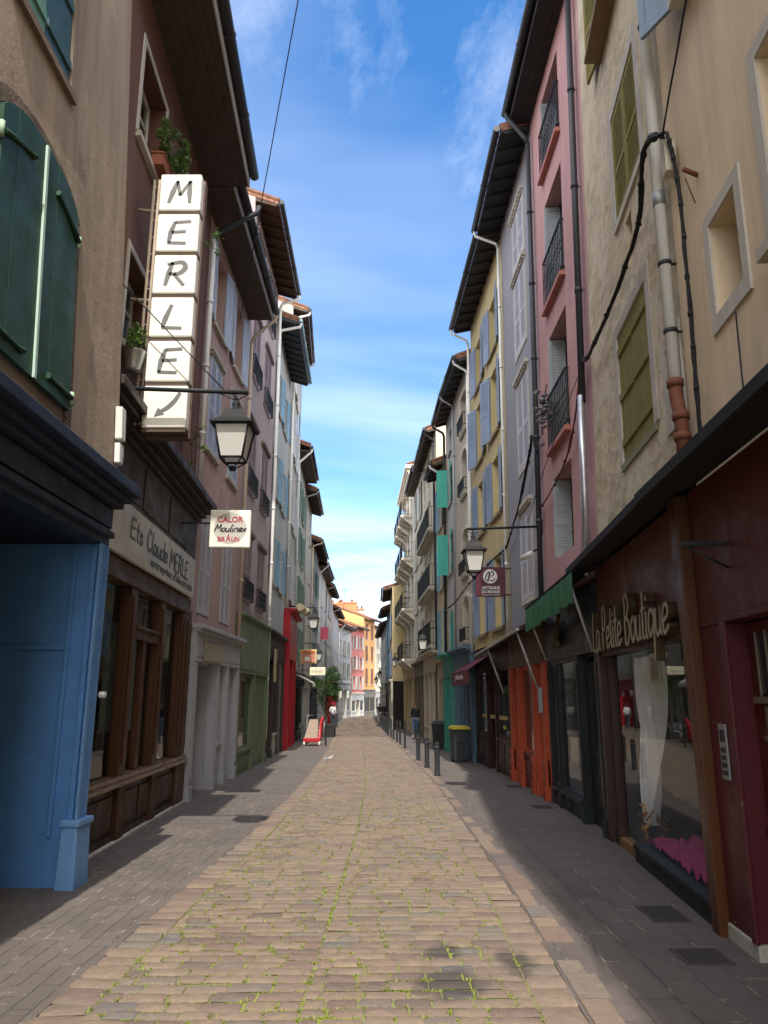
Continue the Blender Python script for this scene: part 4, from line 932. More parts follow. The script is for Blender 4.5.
# ================================================================== LEFT SIDE, FAR
SHGR=paint((.13,.20,.16),.5,.3,'painted_shutter'); SHW=paint((.55,.54,.50),.5,.3,'painted_shutter'); SHBR=paint((.20,.09,.06),.5,.3,'painted_shutter')
def grid(F, cols, rows, w, h, **kw):
    out=[]; L=F.s1-F.s0
    for z in rows:
        for k in range(cols):
            c=F.s0+L*(k+.5)/cols; out.append(dict(r=(c-w/2/F.u,c+w/2/F.u,z,z+h),**kw))
    return out
LF=[((-4.1,33.3),(-4.3,39),12.6,(.40,.42,.37),SHGR,'grey-green house with dark green shutters beyond the red shop',(.03,.035,.035)),
((-4.3,39),(-4.5,45),12.4,(.50,.46,.38),SHG,'pale ochre house with a light roof verge behind the small street tree',(.42,.40,.36)),
((-4.5,45),(-4.65,52),10.8,(.33,.34,.34),SHGR,'low slate grey house with wide black eaves beyond the street tree',(.04,.05,.06)),
((-4.65,52),(-4.75,60),10.2,(.56,.54,.50),SHW,'whitish plastered house with pale shutters beyond the low grey house',(.35,.36,.38)),
((-4.75,60),(-4.85,69),10.1,(.48,.42,.33),SHG,'sand coloured house with a red tiled verge far along the left side',(.42,.02,.03)),
((-4.85,69),(-4.9,80),9.2,(.42,.43,.45),SHW,'pale blue-grey house far along the left side',(.33,.33,.34)),
((-4.9,80),(-3.85,88),8.3,(.50,.50,.50),SHW,'light grey house turned toward the street just before the pink house',(.5,.48,.44))]
for i,(A,B,ze,c,sh,lab,sc_) in enumerate(LF):
    F=Fac(A,B); hi=i<2
    rows=[z for z in (2.9,5.3,7.7,10.0) if z+1.7<ze-.3]
    kw=dict(sh=('open' if i%2==0 else 'closed',sh),sill=STONE)
    if kw['sh'][0]=='closed': kw['shn']=-.02
    house(lab,F,2.3,ze,stucco(c,.4,.2),grid(F,2 if F.len<8 else 3,rows,.95,1.6,**kw),roof=dict(over=.6,kind='raf' if i%3 else 'flat',sm=SOFFIT),detail=hi,pipes=((F.s0+.15,(PIPEW,ZINC,PIPEB)[i%3],1.5,.05),))
    shop('%s shopfront on the ground floor of the %s'%(('dark green','cream','grey blue','silver grey','vivid red','pale grey','ivory')[i],('grey-green house','pale ochre house','low slate grey house','whitish house','sand coloured house','pale blue-grey house','light grey corner house')[i]),
      F.shop(.02),F.s0+.1,F.s1-.1,2.25,paint(sc_,.5,.2),[('win',1.2),('door',.8),('win',1.2)],fascia=.45,pil=.2,recess=.3,transom=False)
# pink, orange and pale houses closing the view
PK=Fac((-3.85,88),(-2.5,93)); 
house('salmon pink house closing the end of the street',PK,1.15,9.0,stucco((.60,.20,.17),.25,.2),grid(PK,2,[z for z in (1.7,4.0,6.4)],.95,1.45,sh=('open',SHW),sill=STONE),roof=dict(over=.7,sm=SOFFIT),detail=False)
shop('white shopfront under the salmon pink house at the end of the street',PK.shop(.02),88.1,92.9,1.1,paint((.66,.64,.58),.5,.2),[('win',1),('door',1),('win',1)],fascia=.45,riser=.4,recess=.3,transom=False)
OR=Fac((-2.5,93),(-1.2,97)); 
house('orange house with red-brown shutters at the bend of the street',OR,1.6,10.4,stucco((.66,.34,.13),.2,.2),grid(OR,2,[2.3,5.1,7.8],.85,1.9,sh=('closed',SHBR),shn=-.02,sill=STONE),roof=dict(over=.8,sm=SOFFIT),detail=False)
shop('dark open shopfront with a pale awning under the orange house',OR.shop(.02),93.1,96.9,1.5,paint((.20,.19,.15),.5,.2),[('win',1),('win',1)],fascia=.5,riser=.3,transom=False)
PA=Fac((-1.2,97),(-.3,101)); house('narrow pale cream house at the bend right of the orange house',PA,1.4,9.6,stucco((.62,.56,.44),.3,.2),grid(PA,1,[2.2,4.6,7.0],.9,1.6,sh=('open',SHW),sill=STONE),roof=dict(over=.5),detail=False)
shop('small white shopfront under the narrow pale house at the bend',PA.shop(.02),97.1,100.9,1.3,paint((.55,.53,.48),.5,.2),[('win',1),('door',1)],fascia=.4,riser=.4,recess=.3,transom=False)
PR=Fac((-.3,101),(1.6,105)); house('pink house half hidden at the far right of the bend',PR,1.2,9.0,stucco((.58,.22,.2),.25,.2),grid(PR,1,[2.2,4.6,6.8],.9,1.5,sh=('open',SHW)),roof=dict(over=.5),detail=False)
CH=stucco((.55,.22,.10),.3,.3)
for lab,x,y,z0_,z1_,w in (('broad orange brick chimney above the pink house',-4.9,97.5,8.5,12.9,1.35),('orange brick chimney half hidden left of the broad one',-6.2,96,8.5,12.6,.9),('slim pale chimney above the orange house roof',-3.35,101,9,12.4,.6)):
    c=thing('chimney',lab,'chimney',(x,y,z0_),'chimneys on the far roofs'); m_=MB(); m_.box(x-w,x+w,y-.5,y+.5,z0_,z1_-.25); m_.build('stack',CH if 'orange brick' in lab else CONC,c)
    m_=MB(); m_.box(x-w-.08,x+w+.08,y-.58,y+.58,z1_-.249,z1_-.08); m_.build('cap',CH,c); 
    for q in (-.5,.5): m_=MB(); m_.lathe((x+q*w,y,z1_-.08),[(.16,0),(.13,.35),(.16,.4)],8); m_.build('pot',TILE,c)
    if lab.startswith('broad'):
        m_=MB(); m_.tube([(x-.3,y,z1_-.1),(x-.3,y,z1_+1.9)],.025,5)
        for q in range(4): m_.tube([(x-.8+.08*q,y,z1_+1.8-q*.2),(x+.2-.08*q,y,z1_+1.8-q*.2)],.015,4)
        tag(m_.build('aerial',IRON),'thin television aerial on the broad orange chimney','aerial')

# ================================================================== RIGHT SIDE, NEAR
FR0=Fac((2.1085,.5),(2.50,5.8),.012,.012,1); w0=stucco((.70,.545,.375),.35,.22); PALE=stucco((.50,.455,.40),.35,.4); REVEAL=stucco((.62,.53,.40),.3,.3)
R0=house('tan stucco house at the right edge with small deep stone-framed window',FR0,3.2,13.8,w0,[
 dict(r=(4.52,5.02,4.32,5.06),dep=.34,fm=DARKWOOD,sill=None,sur=PALE,surw=.10),
 dict(r=(2.7,4.02,4.25,5.62),dep=.34,fm=DARKWOOD,sill=PALE,sur=PALE,surw=.11,silln=.12),
 dict(r=(3.9,4.9,7.2,8.9),dep=.25,sh=('open',paint((.20,.27,.35),.45,.3,'painted_shutter')),ang=(None,150),sill=PALE,silln=.16,sillx=.12)],gd=.8,roof=dict(over=.2))
FR00=Fac((2.25,-10),(2.25,.45),0,0,1); house('unseen plain tan house added behind the viewpoint for its shade',FR00,.2,13.8,w0,grid(FR00,3,[4.2,7.2,10],1.0,1.7,sh=None,sill=STONE),roof=dict(over=.2),detail=False)  # unseen house, added to cast shade on the right pavement
FR1=Fac((2.52,5.8),(2.78,9.75),.010,.028,1); w1=rubble((.70,.60,.44),(.56,.46,.32)); OLIVE=paint((.21,.18,.045),.75,.55,'weathered_shutter',(16,16,.5),(.27,.25,.17))
R1=house('rough weathered stone house with olive green shutters between tan and pink houses',FR1,3.42,13.8,w1,[
 dict(r=(6.58,7.78,6.98,8.42),sh=('closed',OLIVE),shn=-.03,sur=PALE,surw=.15,sill=PALE,silln=.03,ang=(0,0)),
 dict(r=(6.80,8.12,4.12,5.68),sh=('closed',OLIVE),shn=-.03,style='board',sur=PALE,surw=.14,sill=paint((.24,.23,.13),.7,.4),silln=.02),
 dict(r=(5.98,6.32,3.98,4.64),dep=.3,fm=DARKWOOD,sill=None,sur=PALE,surw=.1),
 dict(r=(7.15,7.42,6.15,6.75),dep=.25,fm=DARKWOOD,sill=None),
 dict(r=(6.9,8.0,9.75,11.4),sh=('open',OLIVE),sill=paint((.20,.13,.07),.6,.4),silln=.22,sillx=.15)],gd=2.3,roof=dict(over=.45))
# drain pipe on the joint of both houses
D=thing('downpipe','long white drainpipe with rusty iron foot between tan and stone houses','drainpipe',FR1.P(5.83,.08,3.4))
mb=MB(); mb.tube([FR1.P(5.83,.10,13.6),FR1.P(5.83,.10,4.14)],.052,10); mb.build('pipe',PIPEW,D)
for z in (5.25,6.55,7.8,9.1,10.4,4.6):
    mb=MB(); c=FR1.P(5.83,.10,z); mb.tube([c-Vector((0,0,.02)),c+Vector((0,0,.02))],.06,10)
    mb.tube([FR1.P(5.83,0,z),c],.012,5); mb.build('pipe_clamp',IRON,D)
c=FR1.P(5.83,.10,5.9); mb=MB(); mb.tube([c-Vector((0,0,.07)),c+Vector((0,0,.07))],.056,10); mb.build('joint',ZINC,D)
RUST=metal((.15,.055,.03),.75,0,'rusty_iron'); mb=MB()
a=[FR1.P(5.83,.10,4.16),FR1.P(5.83,.10,4.0),FR1.P(5.80,.10,3.9),FR1.P(5.76,.10,3.82),FR1.P(5.76,.10,3.35)]; mb.tube(a,.056,10)
for z in (4.12,3.8,3.62,3.45): q=FR1.P(5.83 if z>3.9 else 5.76,.10,z); mb.tube([q-Vector((0,0,.03)),q+Vector((0,0,.03))],.07,10)
mb.build('iron_foot',RUST,D)
# cables
cable('thick black cable bundle sagging across the rough stone house',[FR1.P(9.85,.10,6.25),FR1.P(9.5,.12,6.06),FR1.P(8.9,.13,5.98),FR1.P(8.0,.14,5.93),FR1.P(7.0,.14,5.95),FR1.P(6.3,.15,6.05),FR1.P(5.9,.22,6.22),FR0.P(5.65,.22,6.33),FR0.P(5.45,.14,6.28)],.013,name='cable_bundle',ties=9,seed=2,strands=9,group='cable bundles on the right facades')
cable('black cable bundle hanging straight down the tan wall beside the white drainpipe',[FR0.P(5.45,.10,6.28),FR0.P(5.42,.07,5.9),FR0.P(5.40,.06,5.4),FR0.P(5.42,.06,4.7),FR0.P(5.43,.06,4.1),FR0.P(5.46,.06,3.3)],.009,name='cable_bundle',ties=10,seed=5,strands=7,group='cable bundles on the right facades')
mb=MB(); mb.fbox(FR0,5.5,5.62,.02,.12,5.95,6.25); tag(mb.build('junction_box',paint((.5,.45,.36),.5,.3),bevel=.01),'cream junction box behind the cable bundle beside the drainpipe','junction box')
cable('thin black wire rising across the tan wall from the cable bundle',[FR0.P(5.45,.14,6.28),FR0.P(4.6,.3,6.18),FR0.P(3.4,.5,6.0),FR0.P(1,.7,5.6)],.008)
cable('thin grey wire hanging down the tan wall under the stone-framed window',[FR0.P(4.66,.03,4.15),FR0.P(4.69,.02,3.9),FR0.P(4.70,.02,3.25)],.006,IRON)
mb=MB(); mb.tube([FR0.P(5.15,0,5.62),FR0.P(5.12,.12,5.66)],.02,6); mb.tube([FR0.P(5.2,.02,5.4),FR0.P(5.15,.1,5.6)],.006,4); tag(mb.build('wall_hook',RUST),'small rusty hook on the tan wall beside the cable bundle','hook')
# -- maroon entrance front of the tan house
FS0=Fac((2.0906,.5),(2.455,5.8),0,0,1,False,True); MAR=paint((.085,.013,.018),.35,.35,'painted_wood',(7,7,.6),(.35,.27,.20)); MARP=paint((.095,.023,.018),.4,.3); DRED=paint((.085,.016,.010),.3,.3,'varnished_wood',(10,10,.5))
S=thing('shopfront','dark red painted entrance front with panelled door at the right edge','shopfront',(2.43,5.4,gz(5.4)),'painted wooden shopfronts')
mb=MB(); mb.fbox(FS0,.5,5.79,-.15,.0,2.14,3.15); mb.fbox(FS0,.5,5.79,-.15,.012,2.10,2.138); mb.build('fascia',MARP,S,bevel=.004)
mb=MB(); mb.fbox(FS0,5.30,5.79,-.2,.0,.10,2.098); mb.fbox(FS0,5.26,5.34,.001,.03,.1,2.098); mb.build('pilaster',MAR,S,bevel=.008)
mb=MB(); mb.fbox(FS0,5.27,5.80,-.2,.015,-.06,.10); mb.build('plinth',STONE,S,bevel=.01)
mb=MB(); mb.fbox(FS0,.5,4.1,-.2,-.01,-.05,2.098); mb.build('panel',MAR,S)
dr=MB(); n=-.14
dr.fbox(FS0,4.12,5.29,n-.06,n,-.05,2.09)
for a,b2,z0_,z1_ in ((4.22,4.66,.2,.72),(4.74,5.18,.2,.72),(4.22,4.66,.82,1.12),(4.74,5.18,.82,1.12)): 
    dr.fbox(FS0,a,b2,n+.0005,n+.02,z0_,z1_); dr.fbox(FS0,a+.05,b2-.05,n+.0201,n+.035,z0_+.05,z1_-.05)
dr.fbox(FS0,4.15,5.27,n+.0005,n+.03,.74,.79)
d=dr.build('door',DRED,S,bevel=.006)
p=MB(); p.fbox(FS0,4.82,5.14,n-.01,n+.006,1.62,2.0); p.build('pane',DG,d)
g=MB()
for q in range(3): g.fbox(FS0,4.82+q*.155-.006,4.82+q*.155+.006,n+.007,n+.02,1.6,2.02)
g.fbox(FS0,4.78,5.18,n+.001,n+.05,1.56,1.60); g.fbox(FS0,4.9,5.06,n+.001,n+.03,1.36,1.54); g.fbox(FS0,4.84,5.12,n+.001,n+.03,1.33,1.36); g.build('letter_flap',metal((.20,.17,.13),.45,.5),d)
h=MB(); h.lathe((0,0,0),[(.0,0)]+[(.035*math.sin(t),.035-.035*math.cos(t)) for t in (.5,1,1.57,2.2,2.8)],10); c=FS0.P(4.98,n+.02,.62)
h.v=[(c.x-z_,c.y+x_,c.z+y_) for x_,y_,z_ in h.v]; h.build('handle',IRON,d)
k=MB(); k.fbox(FS0,4.80,4.90,n+.001,n+.012,1.02,1.14); k.build('lock_plate',ZINC,d)
S2=thing('intercom_panel','grey steel intercom plate on the dark red pilaster','intercom',FS0.P(5.52,.002,1.2)); mb=MB(); mb.fbox(FS0,5.46,5.60,.001,.014,1.05,1.42); mb.build('plate',ZINC,S2,bevel=.004)
for q in range(4): mb=MB(); mb.fbox(FS0,5.49,5.57,.0145,.02,1.08+q*.05,1.11+q*.05); mb.build('button',IRON,S2)
mb=MB(); mb.fbox(FS0,5.49,5.57,.0145,.018,1.30,1.38); mb.build('speaker_grille',IRON,S2)
# -- boutique
FS1=Fac((2.455,5.8),(2.80,9.75),0,0,1,False,True); ORW=paint((.085,.028,.009),.3,.35,'varnished_wood',(10,10,.6)); PLUM=paint((.12,.048,.034),.35,.3,'painted_board',(3,3,1)); BRW=paint((.05,.025,.018),.35,.3,'varnished_wood')
S=thing('shopfront','boutique shopfront with plum fascia, raised script lettering and marble sill','shopfront',(2.6,7.8,gz(7.8)),'painted wooden shopfronts')
mb=MB(); P=FS1.P; mb.hexa([P(5.80,-.02,-.05),P(5.96,-.02,-.05),P(5.96,.07,-.05),P(5.80,.07,-.05),P(5.84,-.02,3.14),P(6.06,-.02,3.14),P(6.06,.09,3.14),P(5.84,.09,3.14)]); mb.build('pilaster',ORW,S,bevel=.01)
mb=MB(); mb.fbox(FS1,9.56,9.74,-.1,.05,-.05,2.2); mb.build('pilaster',BRW,S,bevel=.01)
mb=MB(); mb.fbox(FS1,6.0,9.74,-.15,.0,2.22,3.14); mb.build('fascia',PLUM,S)
mb=MB(); mb.fbox(FS1,5.97,9.56,-.1,.02,2.06,2.218); mb.fbox(FS1,9.32,9.38,-.1,-.01,-.05,2.06); mb.fbox(FS1,5.96,6.04,-.1,-.001,.1,2.06); mb.build('frame',BRW,S,bevel=.006)
mb=MB(); mb.fbox(FS1,5.96,8.46,-.12,.03,-.12,.125); mb.fbox(FS1,5.96,8.47,-.14,.045,.126,.175); mb.build('sill',MARBLE,S,bevel=.006)
mb=MB(); mb.fbox(FS1,8.47,9.3,-.12,.0,-.12,.10); mb.build('threshold',paint((.24,.13,.05),.5,.3),S); mb=MB(); mb.fbox(FS1,9.3,9.6,-.12,.0,-.12,.2); mb.build('stall_riser',BRW,S)
for a,b2,z0_ in ((6.04,8.46,.175),(8.47,9.32,.10),(9.38,9.56,.2)):
    p=MB(); p.quad(FS1.P(a,-.06,z0_),FS1.P(b2,-.06,z0_),FS1.P(b2,-.06,2.06),FS1.P(a,-.06,2.06)); p.build('pane',GLASS,S,recalc=False)
mb=MB(); mb.fbox(FS1,5.9,9.7,-1.3,-.15,-.1,.14); mb.build('display_floor',plain((.03,.028,.027),.7),S)
mb=MB(); mb.fbox(FS1,5.9,9.7,-1.4,-1.31,-.1,2.6); mb.build('back_panel',plain((.045,.045,.042),.8),S)
ur=Vector((-FS1.d.x,-FS1.d.y,0)); GOLD=metal((.06,.042,.018),.5,.2,'gilded_metal'); FACE=metal((.36,.31,.21),.5,.2,'sign_metal')
mb=MB(); script_on(mb,'La Petite Boutique',FS1.P(9.68,.012,2.12),ur,zv,3.42,.50,.075,.085,0,.10,.1); mb.build('lettering',[GOLD],S)
mb=MB(); script_on(mb,'La Petite Boutique',FS1.P(9.68,.098,2.12),ur,zv,3.42,.50,.075,.004,0,.10,.1); mb.build('letter_face',FACE,S)
# canopy shelf over tan, stone and pink house shopfronts
CAN=metal((.014,.0135,.0135),.9); 
def canopy(label,F,s0,s1,z,n,tat=0,seed=1):
    c=thing('canopy',label,'canopy',F.P((s0+s1)/2,n/2,z),'dark shop canopies'); m_=MB(); rr=random.Random(seed); P=F.P
    m_.hexa([P(s0,-.02,z),P(s1,-.02,z),P(s1,n,z-.12),P(s0,n,z-.12),P(s0,-.02,z+.14),P(s1,-.02,z+.14),P(s1,n,z-.05),P(s0,n,z-.05)]); m_.build('shelf',CAN,c,bevel=.006)
    e=MB(); e.fbox(F,s0,s1,n,n+.025,z-.12,z-.04); e.build('edge',metal((.016,.016,.017),.85),c)
    return c
canopy('black canopy over the dark red entrance front',FS0,.5,5.78,3.18,.40); canopy('black canopy shelf above the boutique fascia',FS1,5.82,9.72,3.20,.36)
mb=MB(); mb.fbox(FS0,5.1,5.13,.0,.3,2.60,2.63); mb.tube([FS0.P(5.115,.0,2.45),FS0.P(5.115,.28,2.6)],.01,5); tag(mb.build('sign_bracket',IRON),'empty black iron sign bracket on the dark red front','bracket')
# things in the boutique window
def sheet(fn,nu,nv,th=.004):
    m_=MB(); vs=[fn(i/nu,j/nv) for j in range(nv+1) for i in range(nu+1)]; m_.add(vs,[(j*(nu+1)+i,j*(nu+1)+i+1,(j+1)*(nu+1)+i+1,(j+1)*(nu+1)+i) for j in range(nv) for i in range(nu)],0,True); return m_
def cur(u,v): 
    wd=1.05-.75*v**1.5; s=9.05-u*wd*.9-.05+.0; z=2.02-1.72*v
    return FS1.P(s,-.30+.05*math.sin(u*16+v*3)+.03*math.sin(u*31-v*5)+.05*v,z)
tag(sheet(cur,48,30).build('curtain',plain((.85,.85,.86),.8,'white_cloth'),recalc=False),'crumpled white sheet hanging behind the boutique glass','curtain')
def heap(u,v):
    s=6.1+2.15*u; n=-.075-.95*v; q=.5*noise.noise(Vector((u*6,v*4,1)))+.5*noise.noise(Vector((u*19,v*13,4)))+.3*noise.noise(Vector((u*41,v*27,7))); 
    return FS1.P(s,n,.17+max(0,(.05+.42*(v**.7)*(1.12-u)+.13*q)))
PINKC=plain((.36,.02,.13),.75,'magenta_cloth'); tag(sheet(heap,110,50).build('cloth',PINKC,recalc=False),'heap of crumpled magenta cloth on the boutique window floor','cloth')
def drape(u,v): return FS1.P(6.12+.42*u,-.55-.25*u+.05*math.sin(u*14+v*2),1.35-1.1*v)
tag(sheet(drape,20,16).build('cloth',plain((.34,.06,.08),.75,'rose_cloth'),recalc=False),'faded rose cloth draped behind the magenta heap','cloth')
rr=random.Random(9); mb=MB()
for _ in range(26):
    a=FS1.P(rr.uniform(8.35,9.0),rr.uniform(-.35,-.12),rr.uniform(.16,.5)); 
    mb.add([a,a+Vector((rr.uniform(-.1,.1),rr.uniform(-.14,.14),rr.uniform(-.1,.16))),a+Vector((rr.uniform(-.1,.1),rr.uniform(-.14,.14),rr.uniform(-.1,.16)))],[(0,1,2)])
tag(mb.build('foil',metal((.70,.42,.12),.2,.9,'gold_foil'),recalc=False),'crumpled gold foil under the hanging white sheet','foil')
mb=MB(); mb.fbox(FS1,6.9,7.2,-.75,-.5,.15,.62); mb.fbox(FS1,6.88,7.22,-.77,-.48,.58,.63); tag(mb.build('box',paint((.38,.46,.44),.5,.2),bevel=.006),'pale green-white box standing behind the magenta cloth','box')
c=thing('poster','small cream framed card stuck high in the boutique window','poster',FS1.P(7.5,-.09,1.78)); mb=MB(); mb.fbox(FS1,7.28,7.64,-.085,-.068,1.72,2.0); mb.build('frame',plain((.55,.50,.36),.6),c); mb=MB(); mb.fbox(FS1,7.33,7.59,-.0675,-.064,1.76,1.96); mb.build('print',plain((.30,.16,.14),.6),c)
for s in (6.6,7.6,8.2):
    m_=thing('mannequin','pale shop dummy bust deep in the boutique window, %s'%('near the dark red front' if s<7 else 'beside the small cream card' if s<8 else 'beside the hanging white sheet'),'mannequin',FS1.P(s,-1.05,.14),'shop dummies'); b_=FS1.P(s,-1.05,.14)
    q=MB(); q.lathe(b_,[(.14,0),(.14,.02),(.015,.04),(.015,.62)],10); q.build('stand',IRON,m_)
    q=MB(); q.lathe(b_,[(.10,.62),(.15,.70),(.155,.82),(.115,.98),(.15,1.16),(.16,1.25),(.12,1.34),(.05,1.38),(.045,1.46),(.0,1.47)],14); q.build('bust',plain((.14,.135,.13) if s!=8.2 else (.2,.2,.19),.6),m_)

# ---- pink house, dark shop with green awning
FR2=Fac((2.78,9.75),(2.86,13.4),.028,.019,1); w2=stucco((.49,.275,.275),.35,.25); SILLP=paint((.42,.16,.13),.5,.3)
ops=[]
for z0_,z1_,rl in ((11.2,12.9,1),(8.4,10.55,1),(5.68,7.8,1),(3.75,5.15,0)):
    ops.append(dict(r=(11.1,12.42,z0_,z1_),dep=.26,fm=paint((.10,.11,.12),.4,.2),sill=SILLP if rl else None,silln=.10,rail=bool(rl),railn=.05,railh=.98))
R2=house('pink stucco house with black iron window guards on the right',FR2,3.05,13.35,w2,ops,roof=dict(kind='flat',over=.42,slope=.3,sm=paint((.032,.03,.032),.5,.2),gr=.085),pipes=((9.92,GUTTER,5.6,.05),(13.25,GUTTER,3.0,.05)))
SHGL=paint((.34,.36,.37),.5,.3,'painted_shutter')
for o in ops:
    a,b2,z0_,z1_=o['r']
    shutter(FR2,R2,b2-.035,-1,.30,z0_+.02,z1_-.02,-86,SHGL,.02)
mb=MB(); mb.tube([FR2.P(9.92,.12,5.7),FR2.P(9.92,.12,3.1)],.05,10); tag(mb.build('downpipe',metal((.5,.5,.52),.3,.7)),'short silver pipe below the dark downpipe at the pink house edge','drainpipe')
FS2=Fac((2.82,9.75),(2.93,13.4),0,0,1,False,True); DKG=paint((.016,.021,.022),.3,.25)
S=shop('black painted shopfront with gold script under the pink house',FS2,9.8,13.35,3.0,DKG,[('door',.85),('win',1.25),('win',.4)],fascia=.85,corn=0,riser=.28,pil=.15,n=.05,recess=.12,transom=False,glass=dark_glass((.006,.008,.008)))
mb=MB(); script_on(mb,'el',FS2.P(12.6,.09,2.35),ur,zv,.95,.42,.2,.05,0,.2,.1); mb.build('lettering',GOLD,S)
A=thing('awning','dark rolled awning with ragged green valance over the black shopfront','awning',FS2.P(11,.3,2.9),'shop awnings'); AWG=plain((.025,.12,.05),.8,'green_canvas')
FA=Fac((2.82,9.75),(2.93,13.4),0,0,1); mb=MB(); P=FA.P
mb.hexa([P(9.3,-.02,3.18),P(13.2,-.02,3.12),P(13.2,.40,2.97),P(9.3,.40,3.06),P(9.3,-.02,3.30),P(13.2,-.02,3.24),P(13.2,.42,3.01),P(9.3,.42,3.10)]); mb.build('hood',CAN,A)
mb=MB(); k=44; rr=random.Random(4); vs=[]
for i in range(k+1):
    s=9.3+3.9*i/k; w=.02*math.sin(i*1.1)+.01*math.sin(i*.37); zt=3.06-.025*(s-9.3); zb=zt-.40+.012*(i%2)*2+rr.uniform(-.015,.015)
    vs+=[P(s,.42+w*.3,zt),P(s,.43+w,(zt+zb)/2),P(s,.43+w*1.4,zb)]
mb.add(vs,[(i*3+j,(i+1)*3+j,(i+1)*3+j+1,i*3+j+1) for i in range(k) for j in (0,1)],0,True); mb.build('valance',AWG,A,recalc=False)
for q_ in ([P(9.62,.40,3.0),P(9.95,.06,2.1)],[P(13.1,.40,2.96),P(13.3,.06,2.1)]): mb=MB(); mb.tube(q_,.018,8); mb.build('stay',metal((.55,.55,.55),.4,.3),A)
# ---- grey-blue house, orange shop
FR3=Fac((2.86,13.4),(2.875,17.1),.019,.013,1); w3=stucco((.275,.275,.31),.2,.2); SHV=paint((.50,.50,.55),.5,.3,'painted_shutter')
ops=[dict(r=(14.35,15.55,z0_,z1_),sh=('closed',SHV),shn=-.02,sill=None,sur=PALE,surw=.07,hood=PALE) for z0_,z1_ in ((11.0,12.35),(8.9,10.7),(6.2,8.2),(3.4,5.25))]
house('lavender grey stucco house with closed pale shutters next to the pink house',FR3,2.8,13.33,w3,ops,roof=dict(over=.60,slope=.28,sm=paint((.035,.035,.037),.6,.3),gr=.075),pipes=((17.0,PIPEW,2.8,.035),))
FS3=Fac((2.93,13.4),(2.93,17.2),0,0,1,False,True); ORP=paint((.44,.075,.030),.4,.3)
S=shop('bright orange painted shopfront with curved pilaster feet',FS3,13.45,17.15,2.75,ORP,[('door',.5),('win',1.1),('door',.55)],fascia=.62,corn=0,riser=.62,pil=.24,n=.10,fmat=paint((.10,.05,.035),.4,.3),rmat=paint((.14,.035,.025),.4,.3),recess=.2,transom=False)
for i,s in enumerate((13.46,14.5,15.85,16.9)):
    mb=MB(); P=FS3.P; q=[(.10,.62),(.135,.58),(.125,.4),(.135,.2),(.15,-.05)]
    for (n0,z0_),(n1,z1_) in zip(q,q[1:]): mb.hexa([P(s,.05,z1_),P(s+.24,.05,z1_),P(s+.24,n1,z1_),P(s,n1,z1_),P(s,.05,z0_),P(s+.24,.05,z0_),P(s+.24,n0+.035,z0_),P(s,n0+.035,z0_)])
    mb.build('pilaster_foot',ORP,S,bevel=.008)
A=thing('awning','folded dark awning with long metal bar over the orange shopfront','awning',FS3.P(15.3,.3,2.8),'shop awnings'); FA=Fac((2.93,13.4),(2.93,17.2),0,0,1); P=FA.P; DKC=plain((.03,.016,.014),.85,'dark_canvas')
mb=MB(); mb.hexa([P(13.4,0,2.86),P(19.8,0,2.68),P(19.8,.5,2.46),P(13.4,.5,2.64),P(13.4,0,2.96),P(19.8,0,2.78),P(19.8,.52,2.52),P(13.4,.52,2.70)]); mb.build('canvas',DKC,A); mb=MB(); mb.tube([P(13.4,.53,2.66),P(19.8,.53,2.48)],.028,8); mb.build('front_bar',metal((.42,.40,.38),.4,.5),A)
for s,zz in ((13.7,2.64),(17.6,2.52)): mb=MB(); mb.tube([P(s,.5,zz),P(s+.12,.14,zz-1.0)],.02,8); mb.build('stay',metal((.6,.6,.6),.4,.3),A)
mb=MB(); mb.fbox(FS3,13.52,13.62,.115,.19,1.35,1.75); tag(mb.build('meter_box',ZINC,bevel=.01),'grey steel meter box on the nearest orange pilaster','meter box')
c=thing('security_camera','white bullet camera on the corner of the lavender grey house','camera',FR3.P(13.75,.05,4.15)); mb=MB(); mb.tube([FR3.P(13.75,.12,4.12),FR3.P(14.0,.3,4.05)],.05,10); mb.build('housing',WHITEP,c); mb=MB(); mb.tube([FR3.P(13.7,0,4.2),FR3.P(13.78,.14,4.14)],.02,6); mb.build('bracket',IRON,c)
lantern('black lantern with white panes beside the burgundy hanging sign',1.66,13.5,4.42,(2.93,13.45,4.56),.76,.44,None,.024,.12)
S=projecting_sign('burgundy square hanging sign with white round logo below the lantern',FR3,16.9,.14,.82,3.67,4.36,plain((.075,.006,.018),.4,'enamel'),.03,None)
o3=FR3.P(16.9-.0165,.82,3.67); uS=-Vector((FR3.n.x,FR3.n.y,0)); nS=uS.cross(zv); A_=lambda a,b_,c_=.002:o3+uS*a+zv*b_+nS*c_; W_=plain((.72,.70,.68),.5,'sign_ink')
for z in (3.72,4.32): mb=MB(); mb.tube([FR3.P(16.9,-.02,z),FR3.P(16.9,.16,z)],.016,6); mb.build('bracket',paint((.10,.01,.02),.4,.2),S)
mb=MB(); mb.add([A_(.335+.165*math.cos(2*PI*k/32),.47+.165*math.sin(2*PI*k/32)) for k in range(32)],[tuple(range(32))])
text_on(mb,'ARTISANS',A_(.13,.17),uS,zv,.42,.075,.003); text_on(mb,'DU MONDE',A_(.13,.08),uS,zv,.42,.07,.003); mb.hexa([A_(a_,b_,c_) for b_ in (.035,.045) for a_,c_ in ((.13,.001),(.55,.001),(.55,.004),(.13,.004))]); mb.build('lettering',W_,S)
mb=MB(); O=A_(.195,.34,.0035)
for pl in ([(.02,.05),(.06,.17),(.12,.22),(.13,.14),(.08,.03),(.05,.06)],[(.13,.25),(.11,.12),(.10,.01)],[(.15,.20),(.2,.25),(.22,.17),(.17,.13)],[(.14,.05),(.19,.02),(.26,.09)]): stroke(mb,pl,.028,O,uS,zv,nS,.003,0,.3)
mb.build('emblem',plain((.05,.01,.015),.5),S)
